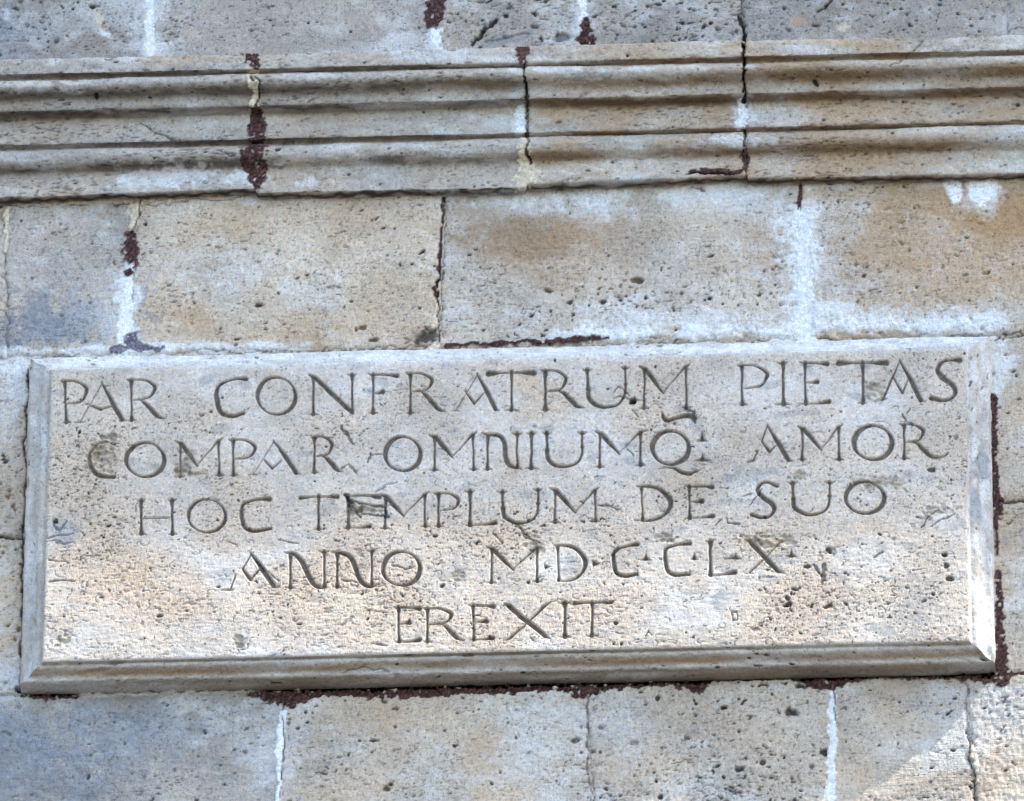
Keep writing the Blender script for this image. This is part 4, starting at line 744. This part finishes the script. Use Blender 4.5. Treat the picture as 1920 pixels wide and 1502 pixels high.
    if nm == 'right':
        Q.tint(1842, 868, 30, 14, BLUEG, .6, 0, .6, .7, -3); Q.tint(1832, 950, 26, 10, BLUEG*1.2, .55, 0, .6, .7, -1.5); Q.pit(1838, 862, 5, 4, .8); Q.pit(1833, 640, 4, 4, .8)
    # damaged mitre at the lower right
    A2 = Q.A; B2 = o_[:, None]+0*A2
    if nm in ('bottom',): Q.H -= 7*sm(35, 0, Ls-A2)*sm(10, 34, B2)*(1+.3*Q.J[0]); Q.H -= 4*sm(2.0, 2.8, Q.J[3]+.5*Q.J[0])*np.exp(-((B2-1)/6)**2)
    if nm == 'right': Q.H -= 6*sm(30, 0, A2)*sm(14, 36, B2)*(1+.3*Q.J[0])
    # mitre: stretch the length with the offset
    frac = Q.A/Ls
    e0, e1, eo_ = EXT[nm]; al = -B2*e0+frac*(Ls+(e0+e1)*B2)
    nO = np.gradient(o_, Q.b); nD = np.gradient(d_, Q.b); Ln = np.hypot(nO, nD)
    # surface normal: perpendicular to profile, pointing out of the wall
    vo = (-nD/Ln)[:, None]; vd = (nO/Ln)[:, None]
    fade = sm(0, 6, np.minimum(Q.A, Ls-Q.A))
    Ho = Q.H*(fade*.9+.1)*sm(0, 3, B2)
    oo = B2+vo*Ho; ddp = d_[:, None]+vd*Ho-1.8*np.exp(-B2/.6)
    oo = oo*eo_; xx = pa[0]+tx*al+out[0]*oo; zz = pa[1]+tz*al+out[1]*oo
    pq = np.stack([xx/1000, -ddp/1000, zz/1000+ZC], 2)[::-1]
    Q.I[:] = 0; Q.C = Q.C[::-1]
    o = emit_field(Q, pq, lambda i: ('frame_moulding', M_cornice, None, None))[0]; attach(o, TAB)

# ------------------------------------------------------------------ the building beyond the view
def core(name, x0, x1, z0, z1, y0=.006, y1=.5): o = box(name, x0, x1, y0, y1, z0, z1, M_core); o.parent = WALL; return o
def ashlar(x0, x1, z0, z1, seed):
    r = np.random.default_rng(seed); z = z0
    while z < z1-.05:
        h = min(.36, z1-z); h = z1-z if z1-z-h < .12 else h; x = x0-r.uniform(0, .4)
        while x < x1:
            w = r.uniform(.45, .8); a, b = max(x, x0), min(x+w, x1)
            if b-a > .03:
                o = box('ashlar_block', a+.003, b-.003, -.001-r.uniform(0, .002), .03, z+.003, z+h-.003, M_block, .003); o.parent = WALL
            x += w
        z += h
M_block = plain_material('plain_ashlar', (.34, .27, .20), (.52, .48, .43), 5)
ZI0, ZI1 = ZC+zb/1000, ZC+zt/1000; XI0, XI1 = xl/1000, xr/1000
core('wall_core', -9, 9, 0, ZC+4.7, .03, .6)
ashlar(-2.6, XI0, ZI0-.4, ZI1+.3, 1); ashlar(XI1, 2.6, ZI0-.4, ZI1+.3, 2)
ashlar(XI0, XI1, ZI0-.7, ZI0, 3); ashlar(XI0, XI1, ZI1, ZI1+.7, 4)
# the string course carries on to both sides
for xa, xb in ((-2.6, -1.062), (1.072, 2.6)):
    n = 2; co = []
    sel = np.arange(0, len(sN), 12)
    for x in (xa, xb): co += [(x, -dS[i]/1000, zS[i]/1000+ZC) for i in sel]
    m_ = len(sel); q = np.array([(i, i+1, m_+i+1, m_+i) for i in range(m_-1)])
    o = link_mesh('moulded_block', np.array(co), q, np.tile(np.array((.41, .37, .32)), (len(co), 1)), M_cornice); attach(o, BAND)
# deep eave high above the view, whose shade falls across the wall down to the tablet
EP = 1.12; EZ = ZC+4.08
ev = [(0.03, EZ-.10), (-.20, EZ-.08), (-.24, EZ-.04), (-.80, EZ-.02), (-1.0, EZ+.0), (-EP, EZ+.0), (-EP, EZ+.12), (-EP-.0, EZ+.16), (.03, EZ+.45)]
vv = [(x, y, z) for x in (-8.5, 8.5) for (y, z) in ev]; n = len(ev)
me = bpy.data.meshes.new('eave'); me.from_pydata(vv, [], [(i, (i+1) % n, n+(i+1) % n, n+i) for i in range(n)]+[tuple(range(n))[::-1], tuple(range(n, 2*n))]); me.materials.append(M_eave)
eo = bpy.data.objects.new('eave', me); S.collection.objects.link(eo); eo.parent = WALL
# ground
g = box('ground', -400, 400, -400, 400, -.5, 0, M_ground); g['kind'] = 'structure'; g['label'] = 'dark cobbled ground at the foot of the wall'
bpy.context.view_layer.update()
